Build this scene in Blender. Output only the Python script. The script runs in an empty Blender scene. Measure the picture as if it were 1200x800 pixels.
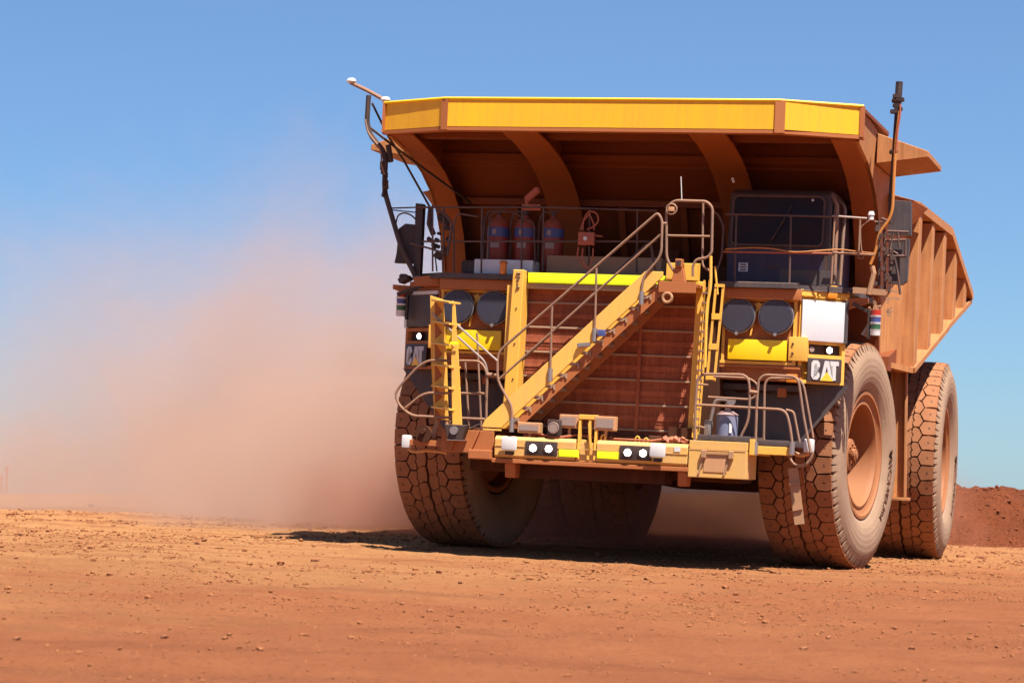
import bpy, bmesh, math, random
from mathutils import Vector, Matrix, noise
random.seed(7)
C = bpy.context.scene.collection
PI = math.pi
sc = bpy.context.scene

# ------------------------------------------------------------------ survey of the place
# truck attitude and camera, solved from the photograph
YAW, PITCH, ROLL, F = -0.2813, -0.0438, 0.0475, 2879.9
TC = Vector((2.368, 44.418, -3.8751))
ALPHA = 0.0615
def _rot(yaw, pitch, roll):
    cy, sy, cp, sp, cr, sr = math.cos(yaw), math.sin(yaw), math.cos(pitch), math.sin(pitch), math.cos(roll), math.sin(roll)
    Rz = Matrix(((cy, -sy, 0), (sy, cy, 0), (0, 0, 1)))
    Rx = Matrix(((1, 0, 0), (0, cp, -sp), (0, sp, cp)))
    Ry = Matrix(((cr, 0, sr), (0, 1, 0), (-sr, 0, cr)))
    return Ry @ Rx @ Rz
M = _rot(YAW, PITCH, ROLL)
RA = Matrix.Rotation(ALPHA, 3, 'X')
TW = RA @ TC
CAMZ = -TW.z
TRUCK_M = (RA @ M).to_4x4()
TRUCK_M.translation = Vector((TW.x, TW.y, 0))
MI = M.inverted()
O = -(MI @ TC)                       # camera in truck coordinates
def at(px, py, Y):                   # surveyed point of the truck at the depth Y
    d = MI @ Vector(((px-600)/F, 1, -(py-400)/F))
    return O + d*((Y-O.y)/d.y)

# ------------------------------------------------------------------ materials
def nodes(name):
    m = bpy.data.materials.new(name); m.use_nodes = True
    nt = m.node_tree; nt.nodes.clear()
    out = nt.nodes.new('ShaderNodeOutputMaterial')
    return m, nt, out
def N(nt, t, **kw):
    n = nt.nodes.new(t)
    for k, v in kw.items(): setattr(n, k, v)
    return n
def ramp(nt, src, stops):
    r = N(nt, 'ShaderNodeValToRGB'); cr = r.color_ramp
    while len(cr.elements) < len(stops): cr.elements.new(0.5)
    for e, (p, c) in zip(cr.elements, stops):
        e.position = p; e.color = (c, c, c, 1) if isinstance(c, (int, float)) else (*c, 1)
    nt.links.new(src, r.inputs[0]); return r
def mix(nt, fac, a, b):
    m = N(nt, 'ShaderNodeMix', data_type='RGBA')
    if isinstance(fac, (int, float)): m.inputs[0].default_value = fac
    else: nt.links.new(fac, m.inputs[0])
    for i, v in ((6, a), (7, b)):
        if isinstance(v, tuple): m.inputs[i].default_value = (*v, 1)
        else: nt.links.new(v, m.inputs[i])
    return m.outputs[2]
def math_(nt, op, a, b=None, clamp=False):
    m = N(nt, 'ShaderNodeMath', operation=op, use_clamp=clamp)
    for i, v in ((0, a), (1, b)):
        if v is None: continue
        if isinstance(v, (int, float)): m.inputs[i].default_value = v
        else: nt.links.new(v, m.inputs[i])
    return m.outputs[0]
DUST = (0.46, 0.20, 0.085)
ALB = .80
def dusty(name, base, rough=0.5, metal=0.0, dust=0.5, dcol=DUST, scale=3.0, bump=0.005, spec=0.4, streak=0.35, top=0.5):
    """painted steel under red mine dust: patchy film, vertical wash streaks, more on ledges"""
    if max(base) < .77: base = tuple(c*ALB for c in base)
    dcol = tuple(c*ALB for c in dcol)
    m, nt, out = nodes(name)
    tc = N(nt, 'ShaderNodeTexCoord'); geo = N(nt, 'ShaderNodeNewGeometry')
    n1 = N(nt, 'ShaderNodeTexNoise'); n1.inputs['Scale'].default_value = scale; n1.inputs['Detail'].default_value = 8; n1.inputs['Roughness'].default_value = .65
    nt.links.new(tc.outputs['Object'], n1.inputs['Vector'])
    mp = N(nt, 'ShaderNodeMapping'); mp.inputs['Scale'].default_value = (14, 14, 0.9)
    nt.links.new(tc.outputs['Object'], mp.inputs['Vector'])
    n2 = N(nt, 'ShaderNodeTexNoise'); n2.inputs['Scale'].default_value = 1.0; n2.inputs['Detail'].default_value = 5
    nt.links.new(mp.outputs[0], n2.inputs['Vector'])
    n3 = N(nt, 'ShaderNodeTexNoise'); n3.inputs['Scale'].default_value = 38; n3.inputs['Detail'].default_value = 4
    nt.links.new(tc.outputs['Object'], n3.inputs['Vector'])
    a = ramp(nt, n1.outputs[0], [(0.32, 0.0), (0.7, 1.0)])
    b = ramp(nt, n2.outputs[0], [(0.4, 0.0), (0.66, 1.0)])
    sx = N(nt, 'ShaderNodeSeparateXYZ'); nt.links.new(geo.outputs['Normal'], sx.inputs[0])
    up = math_(nt, 'MULTIPLY', math_(nt, 'MAXIMUM', sx.outputs[2], 0.0), top)
    f = math_(nt, 'MULTIPLY', a.outputs[0], 0.55)
    f = math_(nt, 'ADD', f, math_(nt, 'MULTIPLY', b.outputs[0], streak))
    f = math_(nt, 'ADD', f, math_(nt, 'MULTIPLY', n3.outputs[0], 0.25))
    f = math_(nt, 'ADD', math_(nt, 'MULTIPLY', f, dust), up, True)
    dm = mix(nt, n3.outputs[0], tuple(c*0.75 for c in dcol), tuple(min(.9, c*1.2) for c in dcol))
    col = mix(nt, f, base, dm)
    p = N(nt, 'ShaderNodeBsdfPrincipled')
    nt.links.new(col, p.inputs['Base Color'])
    r = math_(nt, 'ADD', math_(nt, 'MULTIPLY', f, 0.9-rough), rough, True)
    nt.links.new(r, p.inputs['Roughness'])
    p.inputs['Metallic'].default_value = metal
    p.inputs['Specular IOR Level'].default_value = spec
    bp = N(nt, 'ShaderNodeBump'); bp.inputs['Strength'].default_value = 0.35; bp.inputs['Distance'].default_value = bump
    nt.links.new(n3.outputs[0], bp.inputs['Height']); nt.links.new(bp.outputs[0], p.inputs['Normal'])
    nt.links.new(p.outputs[0], out.inputs[0])
    return m
def emis(name, col, s):
    m, nt, out = nodes(name); e = N(nt, 'ShaderNodeEmission'); e.inputs[0].default_value = (*col, 1); e.inputs[1].default_value = s
    nt.links.new(e.outputs[0], out.inputs[0]); return m

m_yel   = dusty('dusty_yellow_paint', (0.78, 0.42, 0.045), .42, dust=.5, dcol=(0.64, 0.33, 0.12), scale=2.2, top=.2)
m_yeld  = dusty('dusty_bumper_paint', (0.76, 0.43, 0.09), .5, dust=.7, dcol=(0.66, 0.38, 0.18), scale=2.5, top=.2)
m_yel2  = dusty('canopy_yellow_paint', (0.80, 0.41, 0.010), .38, dust=.45, dcol=(0.74, 0.33, 0.03), scale=1.3, streak=.5, top=.2, bump=.004)
m_stair = dusty('dusty_stair_paint', (0.78, 0.43, 0.065), .45, dust=.55, dcol=(0.66, 0.36, 0.14), scale=2.0, top=.2)
m_refl  = dusty('yellow_reflective_panel', (0.88, 0.58, 0.006), .3, dust=.25, dcol=(0.7, 0.38, 0.03), scale=1.5, streak=.4, bump=.003)
m_neon  = dusty('fluorescent_strip', (0.78, 0.95, 0.01), .4, dust=.16, dcol=(0.65, 0.45, 0.05), scale=4)
m_body  = dusty('red_dusted_body_steel', (0.60, 0.26, 0.090), .62, dust=.9, dcol=(0.40, 0.15, 0.050), scale=1.7, streak=.6, top=.1)
m_rib = dusty('shade_darkened_dusty_rib_steel', (0.34, 0.085, 0.016), .6, dust=.6, dcol=(0.40, 0.12, 0.03), scale=1.0, streak=.5, top=.1)  # dusty rib steel, its colour deepened to hold the shade under the canopy
m_inner = dusty('shade_darkened_inner_steel', (0.21, 0.044, 0.007), .6, dust=.6, dcol=(0.27, 0.064, 0.012), scale=1.0, streak=.5, top=.1)  # canopy shade put into the colour: darker and redder than the outer body
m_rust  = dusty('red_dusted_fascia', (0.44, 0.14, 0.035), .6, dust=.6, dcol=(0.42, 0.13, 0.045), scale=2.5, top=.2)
m_char  = dusty('charcoal_plate', (0.045, 0.045, 0.052), .45, dust=.28, scale=3, dcol=(0.3, 0.15, 0.09), top=.35)
m_cover = dusty('filter_cover_black', (0.035, 0.035, 0.055), .4, dust=.12, scale=3, dcol=(0.2, 0.12, 0.1), top=.1, streak=.1)
m_black = dusty('black_steel', (0.022, 0.02, 0.022), .5, dust=.28, scale=4, dcol=(0.26, 0.11, 0.055), top=.3)
m_under = dusty('underframe_steel', (0.04, 0.018, 0.011), .8, dust=.6, scale=2, dcol=(0.14, 0.042, 0.018), spec=.15)
m_rail  = dusty('dusty_handrail_tube', (0.26, 0.17, 0.13), .45, .3, dust=.7, dcol=(0.44, 0.22, 0.12), scale=6, bump=.004)
m_rdark = dusty('dark_handrail_tube', (0.05, 0.035, 0.035), .5, .1, dust=.45, dcol=(0.30, 0.14, 0.09), scale=6, bump=.004)
m_steel = dusty('bare_steel', (0.45, 0.43, 0.42), .35, .8, dust=.35, dcol=(0.45, 0.25, 0.16), scale=6, bump=.004)
m_grille= dusty('radiator_core', (0.26, 0.060, 0.024), .7, dust=.8, dcol=(0.60, 0.19, 0.095), scale=2.5, spec=.2)
m_bar   = dusty('grille_bar_steel', (0.40, 0.27, 0.18), .55, dust=.6, dcol=(0.50, 0.26, 0.14), scale=6)
m_navy  = dusty('navy_cab_panel', (0.018, 0.02, 0.055), .5, dust=.2, dcol=(0.25, 0.13, 0.1), scale=3)
m_white = dusty('white_panel', (0.66, 0.66, 0.69), .45, dust=.16, dcol=(0.7, 0.55, 0.45), scale=3, streak=.5, top=.1)
m_offw  = dusty('dusty_white_plastic', (0.70, 0.69, 0.68), .4, dust=.1, dcol=(0.7, 0.5, 0.4), scale=5, top=.1)
m_red   = dusty('extinguisher_red', (0.28, 0.012, 0.010), .35, dust=.3, scale=5)
m_blue  = dusty('blue_label', (0.03, 0.08, 0.28), .4, dust=.2, scale=5)
m_green = dusty('green_lens', (0.02, 0.13, 0.07), .3, dust=.1, scale=5)
m_redl  = dusty('red_lens', (0.5, 0.03, 0.02), .3, dust=.1, scale=5)
m_amber = dusty('amber_lens', (0.75, 0.22, 0.01), .3, dust=.2, scale=5)
m_lampw = dusty('tan_lamp_housing', (0.62, 0.33, 0.16), .5, dust=.5, scale=5)
m_glassl= dusty('dusty_lamp_glass', (0.32, 0.25, 0.22), .25, dust=.3, scale=8)
m_orange= dusty('orange_cable', (0.60, 0.22, 0.03), .5, dust=.5, scale=8)
m_hose  = dusty('red_hose', (0.40, 0.07, 0.04), .5, dust=.5, scale=8)
m_rim   = dusty('dusty_rim', (0.34, 0.12, 0.04), .6, dust=.6, dcol=(0.40, 0.155, 0.062), scale=2.5, top=.1)
m_cyl   = dusty('blue_grey_canister', (0.16, 0.22, 0.36), .4, dust=.3, scale=5)
m_tan   = dusty('tan_locker_paint', (0.42, 0.24, 0.13), .5, dust=.5, scale=3)
m_letter= dusty('tyre_lettering', (0.12, 0.05, 0.03), .8, dust=.25, scale=8, top=0, bump=.003)
m_sign  = dusty('sign_black', (0.035, 0.03, 0.035), .4, dust=.12, scale=5, top=.1)
m_signw = dusty('sign_white', (0.60, 0.58, 0.57), .4, dust=.08, scale=5, top=0, bump=.001)
m_signy = dusty('sign_yellow', (0.80, 0.42, 0.03), .4, dust=.12, scale=5, top=0, bump=.001)
m_lamp  = emis('lit_lamp', (1.0, 0.97, 0.88), 6)
def glass_mat():
    m, nt, out = nodes('dark_cab_glass'); p = N(nt, 'ShaderNodeBsdfPrincipled')
    n = N(nt, 'ShaderNodeTexNoise'); n.inputs['Scale'].default_value = 2.5; n.inputs['Detail'].default_value = 6
    c = mix(nt, n.outputs[0], (0.004, 0.003, 0.004), (0.03, 0.012, 0.008))
    nt.links.new(c, p.inputs['Base Color']); r = ramp(nt, n.outputs[0], [(.3, .35), (.8, .6)])
    nt.links.new(r.outputs[0], p.inputs['Roughness']); p.inputs['Specular IOR Level'].default_value = .2
    nt.links.new(p.outputs[0], out.inputs[0]); return m
m_glass = glass_mat()
def tyre_mat():
    m, nt, out = nodes('dusty_tyre_rubber'); p = N(nt, 'ShaderNodeBsdfPrincipled')
    tc = N(nt, 'ShaderNodeTexCoord'); sx = N(nt, 'ShaderNodeSeparateXYZ'); nt.links.new(tc.outputs['Object'], sx.inputs[0])
    # radius from the axle decides tread groove, tread face or sidewall
    r = math_(nt, 'SQRT', math_(nt, 'ADD', math_(nt, 'MULTIPLY', sx.outputs[1], sx.outputs[1]), math_(nt, 'MULTIPLY', sx.outputs[2], sx.outputs[2])))
    ax = math_(nt, 'ABSOLUTE', sx.outputs[0])
    n = N(nt, 'ShaderNodeTexNoise'); n.inputs['Scale'].default_value = 3.2; n.inputs['Detail'].default_value = 8; nt.links.new(tc.outputs['Object'], n.inputs['Vector'])
    n2 = N(nt, 'ShaderNodeTexNoise'); n2.inputs['Scale'].default_value = 45; n2.inputs['Detail'].default_value = 4; nt.links.new(tc.outputs['Object'], n2.inputs['Vector'])
    side = mix(nt, n.outputs[0], (0.25, 0.155, 0.10), (0.34, 0.22, 0.145))
    tread = mix(nt, n.outputs[0], (0.26, 0.095, 0.042), (0.42, 0.185, 0.085))
    tread = mix(nt, math_(nt, 'MULTIPLY', n2.outputs[0], .5), tread, (0.16, 0.06, 0.03))
    groove = (0.105, 0.040, 0.020)
    g = N(nt, 'ShaderNodeMapRange'); g.inputs['From Min'].default_value = 1.915; g.inputs['From Max'].default_value = 1.965; nt.links.new(r, g.inputs[0])
    tr = mix(nt, g.outputs[0], groove, tread)
    s = N(nt, 'ShaderNodeMapRange'); s.inputs['From Min'].default_value = 0.645; s.inputs['From Max'].default_value = 0.665; nt.links.new(ax, s.inputs[0])
    s2 = N(nt, 'ShaderNodeMapRange'); s2.inputs['From Min'].default_value = 1.80; s2.inputs['From Max'].default_value = 1.74; nt.links.new(r, s2.inputs[0])
    c = mix(nt, math_(nt, 'MAXIMUM', s.outputs[0], s2.outputs[0]), tr, side)
    nt.links.new(c, p.inputs['Base Color']); p.inputs['Roughness'].default_value = .85; p.inputs['Specular IOR Level'].default_value = .2
    # moulded rings on the sidewall
    wv = math_(nt, 'SINE', math_(nt, 'MULTIPLY', r, 60.0)); 
    h = math_(nt, 'ADD', math_(nt, 'MULTIPLY', n2.outputs[0], .8), math_(nt, 'MULTIPLY', wv, .12))
    bp = N(nt, 'ShaderNodeBump'); bp.inputs['Strength'].default_value = .5; bp.inputs['Distance'].default_value = .02
    nt.links.new(h, bp.inputs['Height']); nt.links.new(bp.outputs[0], p.inputs['Normal'])
    nt.links.new(p.outputs[0], out.inputs[0]); return m
m_tyre = tyre_mat()

# ------------------------------------------------------------------ mesh helpers (truck coordinates)
class MB:
    def __init__(s): s.b = bmesh.new()
    def box(s, x0, x1, y0, y1, z0, z1, bev=0.0):
        vs = [s.b.verts.new((x, y, z)) for x in (x0, x1) for y in (y0, y1) for z in (z0, z1)]
        fs = [s.b.faces.new([vs[i] for i in q]) for q in ((0,1,3,2),(4,6,7,5),(0,4,5,1),(2,3,7,6),(0,2,6,4),(1,5,7,3))]
        if bev:
            es = list({e for f in fs for e in f.edges})
            bmesh.ops.bevel(s.b, geom=es, offset=bev, segments=2, affect='EDGES', profile=.6)
        return s
    def obox(s, c, size, rot=(0,0,0), bev=0.0):
        Rm = Matrix.Rotation(rot[2],3,'Z') @ Matrix.Rotation(rot[1],3,'Y') @ Matrix.Rotation(rot[0],3,'X')
        c = Vector(c); vs = []
        for x in (-.5,.5):
            for y in (-.5,.5):
                for z in (-.5,.5): vs.append(s.b.verts.new(c + Rm @ Vector((x*size[0], y*size[1], z*size[2]))))
        fs = [s.b.faces.new([vs[i] for i in q]) for q in ((0,1,3,2),(4,6,7,5),(0,4,5,1),(2,3,7,6),(0,2,6,4),(1,5,7,3))]
        if bev: bmesh.ops.bevel(s.b, geom=list({e for f in fs for e in f.edges}), offset=bev, segments=2, affect='EDGES')
        return s
    def beam(s, a, b, w, h, up=(0,0,1)):      # rectangular bar from a to b
        a, b = Vector(a), Vector(b); d = (b-a).normalized(); u = Vector(up); sd = d.cross(u).normalized(); u = sd.cross(d)
        vs = [s.b.verts.new(p + sd*i*w/2 + u*j*h/2) for p in (a, b) for i, j in ((-1,-1),(1,-1),(1,1),(-1,1))]
        for q in ((3,2,1,0),(4,5,6,7),(0,1,5,4),(1,2,6,5),(2,3,7,6),(3,0,4,7)): s.b.faces.new([vs[i] for i in q])
        return s
    def tube(s, pts, r, n=8, closed=False, fillet=0.0):
        pts = [Vector(p) for p in pts]
        if fillet:
            q = [pts[0]]
            for i in range(1, len(pts)-1):
                a, b, c = pts[i-1], pts[i], pts[i+1]
                f = min(fillet, (a-b).length*.45, (c-b).length*.45)
                p0 = b+(a-b).normalized()*f; p1 = b+(c-b).normalized()*f
                for k in range(5):
                    t = k/4; q.append(p0*(1-t)**2+b*2*t*(1-t)+p1*t*t)
            q.append(pts[-1]); pts = q
        rings = []; last = None
        for i, p in enumerate(pts):
            d = (pts[min(i+1, len(pts)-1)]-pts[max(i-1, 0)]).normalized()
            if last is None:
                u = d.orthogonal().normalized()
            else:
                u = (last - d*last.dot(d)).normalized()
            last = u; v = d.cross(u)
            rr = r[i] if isinstance(r, (list, tuple)) else r
            rings.append([s.b.verts.new(p+(u*math.cos(2*PI*k/n)+v*math.sin(2*PI*k/n))*rr) for k in range(n)])
        for A, B in zip(rings, rings[1:]):
            for k in range(n): s.b.faces.new((A[k], A[(k+1)%n], B[(k+1)%n], B[k]))
        s.b.faces.new(rings[0][::-1]); s.b.faces.new(rings[-1]); return s
    def cyl(s, a, b, r, n=20, r2=None):
        return s.tube([a, b], [r, r if r2 is None else r2], n)
    def prism(s, poly, axis, a, b, bev=0.0):   # poly in the other two axes (in order), extruded along axis from a to b
        def P(u, v, w): return {'x': (w, u, v), 'y': (u, w, v), 'z': (u, v, w)}[axis]
        A = [s.b.verts.new(P(u, v, a)) for u, v in poly]; B = [s.b.verts.new(P(u, v, b)) for u, v in poly]
        n = len(poly); fs = [s.b.faces.new(A), s.b.faces.new(B[::-1])]
        for i in range(n): fs.append(s.b.faces.new((A[i], B[i], B[(i+1)%n], A[(i+1)%n])))
        if bev: bmesh.ops.bevel(s.b, geom=list({e for f in fs for e in f.edges}), offset=bev, segments=1, affect='EDGES')
        bmesh.ops.triangulate(s.b, faces=[f for f in fs[:2] if f.is_valid and len(f.verts) > 4]); return s
    def strip(s, path, w0, w1, th, axis_y=True):  # curved plate: path of (Y,Z), from X=w0 to w1, thickness th below
        top = [(y, z) for y, z in path]; bot = []
        for i, (y, z) in enumerate(path):
            a = path[max(i-1, 0)]; b = path[min(i+1, len(path)-1)]
            d = Vector((b[0]-a[0], b[1]-a[1])).normalized(); bot.append((y+d.y*th, z-d.x*th))
        n = len(path); vs = {}
        for k, lst in enumerate((top, bot)):
            for i, (y, z) in enumerate(lst):
                for j, x in enumerate((w0, w1)): vs[k, i, j] = s.b.verts.new((x, y, z))
        f = s.b.faces.new
        for i in range(n-1):
            f((vs[0,i,0], vs[0,i,1], vs[0,i+1,1], vs[0,i+1,0])); f((vs[1,i,0], vs[1,i+1,0], vs[1,i+1,1], vs[1,i,1]))
            for j in (0, 1): f((vs[0,i,j], vs[0,i+1,j], vs[1,i+1,j], vs[1,i,j]))
        for i in (0, n-1): f((vs[0,i,0], vs[0,i,1], vs[1,i,1], vs[1,i,0]))
        return s
    def lathe(s, prof, n=64, c=(0,0,0)):       # prof of (x, r) turned about the X axis
        rings = [[s.b.verts.new((c[0]+x, c[1]+r*math.cos(2*PI*k/n), c[2]+r*math.sin(2*PI*k/n))) for k in range(n)] if r > 1e-4 else [s.b.verts.new((c[0]+x, c[1], c[2]))] for x, r in prof]
        for A, B in zip(rings, rings[1:]):
            for k in range(n):
                k2 = (k+1) % n
                if len(A) == 1: s.b.faces.new((A[0], B[k2], B[k]))
                elif len(B) == 1: s.b.faces.new((A[k], A[k2], B[0]))
                else: s.b.faces.new((A[k], A[k2], B[k2], B[k]))
        return s
    def mesh(s, name, m, smooth=40):
        bmesh.ops.recalc_face_normals(s.b, faces=s.b.faces[:])
        me = bpy.data.meshes.new(name); s.b.to_mesh(me); s.b.free()
        for mm in (m if isinstance(m, (list, tuple)) else [m]): me.materials.append(mm)
        if smooth:
            for p in me.polygons: p.use_smooth = True
            me.set_sharp_from_angle(angle=math.radians(smooth))
        return me
    def build(s, name, m, parent=None, smooth=40, loc=None):
        o = bpy.data.objects.new(name, s.mesh(name, m, smooth)); C.objects.link(o); o.parent = parent
        if loc is not None: o.location = loc
        return o
def empty(name, parent=None, loc=(0,0,0)):
    o = bpy.data.objects.new(name, None); C.objects.link(o); o.parent = parent; o.location = loc; o.empty_display_size = .3; return o
def tag(o, label=None, cat=None, group=None, kind=None):
    for k, v in (('label', label), ('category', cat), ('group', group), ('kind', kind)):
        if v: o[k] = v
    return o

truck = empty('haul_truck'); truck.matrix_world = TRUCK_M
tag(truck, 'huge yellow mining haul truck coated in red dust, its lamps lit, on the haul road', 'haul truck')

# ------------------------------------------------------------------ wheels
R = 2.0; TWD = 0.735
def tyre_mesh():
    b = MB(); rb = R-0.085
    prof = [(-.50, 1.03), (-.60, 1.10), (-.70, 1.25), (-.745, 1.40), (-.750, 1.55), (-.745, 1.72), (-.71, 1.81), (-.63, rb-.02), (-.52, rb), (0, rb+.004), (.52, rb), (.63, rb-.02), (.71, 1.81), (.745, 1.72), (.750, 1.55), (.745, 1.40), (.70, 1.25), (.60, 1.10), (.50, 1.03)]
    b.lathe(prof, 96)
    NP = 42; dv = 2*PI/NP
    def rad(x): ax = abs(x); return R - (0.0 if ax < .5 else (ax-.5)**2*1.1)
    shoulder = [(.645, .04), (.645, .96), (.54, .97), (.412, .97), (.342, .5), (.412, .04), (.54, .04)]
    centre = [(.395, 1.0), (.325, .55), (.27, .47), (.215, .52), (.20, .80), (.235, 1.0), (.205, 1.2), (.225, 1.44), (.27, 1.42), (.325, 1.45)]
    inner = [(.19, .58), (.11, .79), (.03, .80), (.010, 1.28), (.04, 1.74), (.12, 1.74), (.205, 1.50), (.187, 1.2), (.215, 1.0), (.182, .80)]
    def block(poly, k, sgn, off):
        T, Bt = [], []
        cx = sum(p[0] for p in poly)/len(poly); cv = sum(p[1] for p in poly)/len(poly)
        for x, v in poly:
            for lst, rr, sh in ((T, 0, .975), (Bt, 1, 1.0)):
                jx, jv = (random.uniform(-.005, .005), random.uniform(-.03, .03)) if rr == 0 else (0, 0)
                xx = (cx+(x-cx)*sh+jx)*sgn; vv = cv+(v-cv)*sh+jv
                a = (k + off + vv*sgn)*dv
                r_ = rad(xx) if rr == 0 else rb-.03
                lst.append(b.b.verts.new((xx, r_*math.cos(a), r_*math.sin(a))))
        b.b.faces.new(T); n = len(poly)
        for i in range(n): b.b.faces.new((T[i], Bt[i], Bt[(i+1)%n], T[(i+1)%n]))
        # wear pip moulded in each shoulder block
    for k in range(NP):
        for sgn in (1, -1):
            block(shoulder, k, sgn, 0); block(centre, k, sgn, 0); block(inner, k, sgn, 0)
            # shoulder lug flank
            for vv in (.12, .55):
                a0, a1 = (k+vv*sgn)*dv, (k+(vv+.32)*sgn)*dv
                q = [(sgn*.648, rad(.645)-.02), (sgn*.715, 1.80), (sgn*.68, 1.80), (sgn*.61, rad(.645)-.02)]
                A = [b.b.verts.new((x, r_*math.cos(a0), r_*math.sin(a0))) for x, r_ in q]
                B2 = [b.b.verts.new((x, r_*math.cos(a1), r_*math.sin(a1))) for x, r_ in q]
                b.b.faces.new(A); b.b.faces.new(B2)
                for i in range(4): b.b.faces.new((A[i], B2[i], B2[(i+1)%4], A[(i+1)%4]))
    return b.mesh('tyre', m_tyre, 35)
def pip_mesh():
    b = MB(); dv = 2*PI/42
    for k in range(42):
        for sgn in (1, -1):
            a = (k+.5*sgn)*dv; x = sgn*.53; r_ = R-.007
            c = Vector((x, r_*math.cos(a), r_*math.sin(a))); nn = Vector((0, math.cos(a), math.sin(a)))
            b.cyl(c-nn*.01, c+nn*.004, .022, 8)
    return b.mesh('tread_wear_hole', m_letter, 0)
def rim_mesh(front):
    b = MB()
    if front:
        prof = [(-.5, 1.0), (-.5, .9), (.35, .9), (.52, 1.0), (.62, 1.13), (.65, 1.12), (.65, 1.07), (.62, 1.05), (.605, 1.03), (.58, .96), (.60, .93), (.60, .90), (.57, .88), (.50, .87), (-.30, .81), (-.36, .74), (-.37, .5), (-.34, .42), (.16, .38), (.20, .36), (.20, .30), (.40, .28), (.42, .24), (.42, 0)]
    else:
        prof = [(-.5, 1.0), (-.5, .9), (.35, .9), (.52, 1.0), (.60, 1.11), (.64, 1.10), (.64, 1.05), (.60, 1.02), (.58, .96), (.60, .93), (.58, .90), (.5, .89), (-.1, .88), (-.14, .80), (-.1, .66), (.1, .62), (.2, .58), (.22, .35), (.3, .32), (.3, 0)]
    b.lathe(prof, 72)
    return b.mesh('rim', m_rim, 35)
def nuts_mesh(front):
    b = MB(); n = 30
    for k in range(n):
        a = 2*PI*k/n; r_, x = (.60, -.35) if front else (.48, .21)
        b.cyl((x-.02, r_*math.cos(a), r_*math.sin(a)), (x+.05, r_*math.cos(a), r_*math.sin(a)), .025, 6)
    for k in range(8 if front else 5):
        a = 2*PI*k/(8 if front else 5)
        b.cyl((.41 if front else .29, .18*math.cos(a), .18*math.sin(a)), (.45 if front else .33, .18*math.cos(a), .18*math.sin(a)), .028, 6)
    return b.mesh('wheel_nut_ring', m_rim, 30)
def hub_mesh():
    b = MB(); b.cyl((.42, 0, 0), (.50, 0, 0), .11, 20); b.cyl((.50, 0, 0), (.52, 0, 0), .06, 16)
    b.obox((.46, -.18, .04), (.08, .10, .09), bev=.02)
    return b.mesh('hub_cap', m_rim, 30)
def text_flat(body, size, ext=.0):
    cu = bpy.data.curves.new('t', 'FONT'); cu.body = body; cu.size = size; cu.align_x = 'CENTER'; cu.offset = size*.006
    cu.space_character = 1.08; cu.extrude = ext
    ob = bpy.data.objects.new('t', cu); C.objects.link(ob); dg = bpy.context.evaluated_depsgraph_get(); dg.update()
    me = bpy.data.meshes.new_from_object(ob.evaluated_get(dg)); bpy.data.objects.remove(ob); return me
def lettering_mesh():
    src = text_flat('MICHELIN', .21, .004); me = src.copy(); r0 = 1.30; th0 = math.radians(-24)
    for v in me.vertices:
        x, y, z = v.co; a = th0 - x*1.36/r0; rr = r0+y
        xx = .757 + z
        v.co = (xx, rr*math.cos(a), rr*math.sin(a))
    me.materials.clear(); me.materials.append(m_letter); me.name = 'tyre_lettering'; return me
tm, pm, rf, rr_, nf, nr, hm, lm = tyre_mesh(), pip_mesh(), rim_mesh(True), rim_mesh(False), nuts_mesh(True), nuts_mesh(False), hub_mesh(), lettering_mesh()
def wheel(x, y, side, front, steer=0.0, outer=True, spin=0.0):
    w = empty('wheel', truck, (x, y, R)); w.rotation_euler = (0, 0, steer)
    def put(name, me, sp=0.0):
        o = bpy.data.objects.new(name, me); C.objects.link(o); o.parent = w
        o.rotation_euler = (sp, 0, 0) if side > 0 else (sp, 0, PI)
        return o
    put('tyre', tm, spin); put('tread_wear_holes', pm, spin)
    put('rim', rf if front else rr_, spin)
    if outer:
        put('wheel_nut_ring', nf if front else nr, spin)
        if front: put('hub_cap', hm)
        if side > 0: put('tyre_lettering', lm)
    return w
TR = 3.29; ST = -0.1466
wheel(TR, 0, 1, True, ST, spin=.03); wheel(-TR, 0, -1, True, ST, spin=.05)
RX1, RX2 = 3.91, 2.38
wheel(RX1, 7.195, 1, False, spin=.06); wheel(RX2, 7.195, -1, False, outer=False, spin=.02)
wheel(-RX1, 7.195, -1, False, spin=.01); wheel(-RX2, 7.195, 1, False, outer=False, spin=.07)

# ------------------------------------------------------------------ underframe
ch = MB()
for s in (-1, 1):
    ch.prism([(-3.6, 1.5), (-3.6, 2.3), (8.6, 2.6), (9.4, 2.4), (9.4, 1.9), (3.5, 1.7)], 'x', s*1.15, s*1.55)
ch.box(-2.35, 2.35, -3.3, -2.2, 1.42, 2.15, .05); ch.box(-1.2, 1.2, -3.9, -3.3, 1.35, 1.6, .03)
ch.box(-1.1, 1.1, -3.0, 1.5, 1.55, 3.0, .08); ch.box(-1.15, 1.15, 1.8, 3, 1.7, 2.6, .05)
ch.build('chassis_frame', m_under, truck)
ax = MB(); ax.tube([(-2.6, 0, 2), (-1.6, .1, 1.8), (1.6, .1, 1.8), (2.6, 0, 2)], .35, 14); ax.build('front_axle', m_under, truck)
ax = MB(); ax.tube([(-1.7, 7.195, 2), (-.9, 7.195, 2), (.9, 7.195, 2), (1.7, 7.195, 2)], [.75, .85, .85, .75], 20); ax.build('rear_axle', m_under, truck)
for s in (-1, 1):
    b = MB(); b.cyl((s*2.2, .05, 1.9), (s*2.15, .2, 3.7), .22, 16); b.cyl((s*2.15, .2, 3.2), (s*2.15, .2, 4.3), .28, 16); b.build('suspension_strut', m_under, truck)
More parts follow.
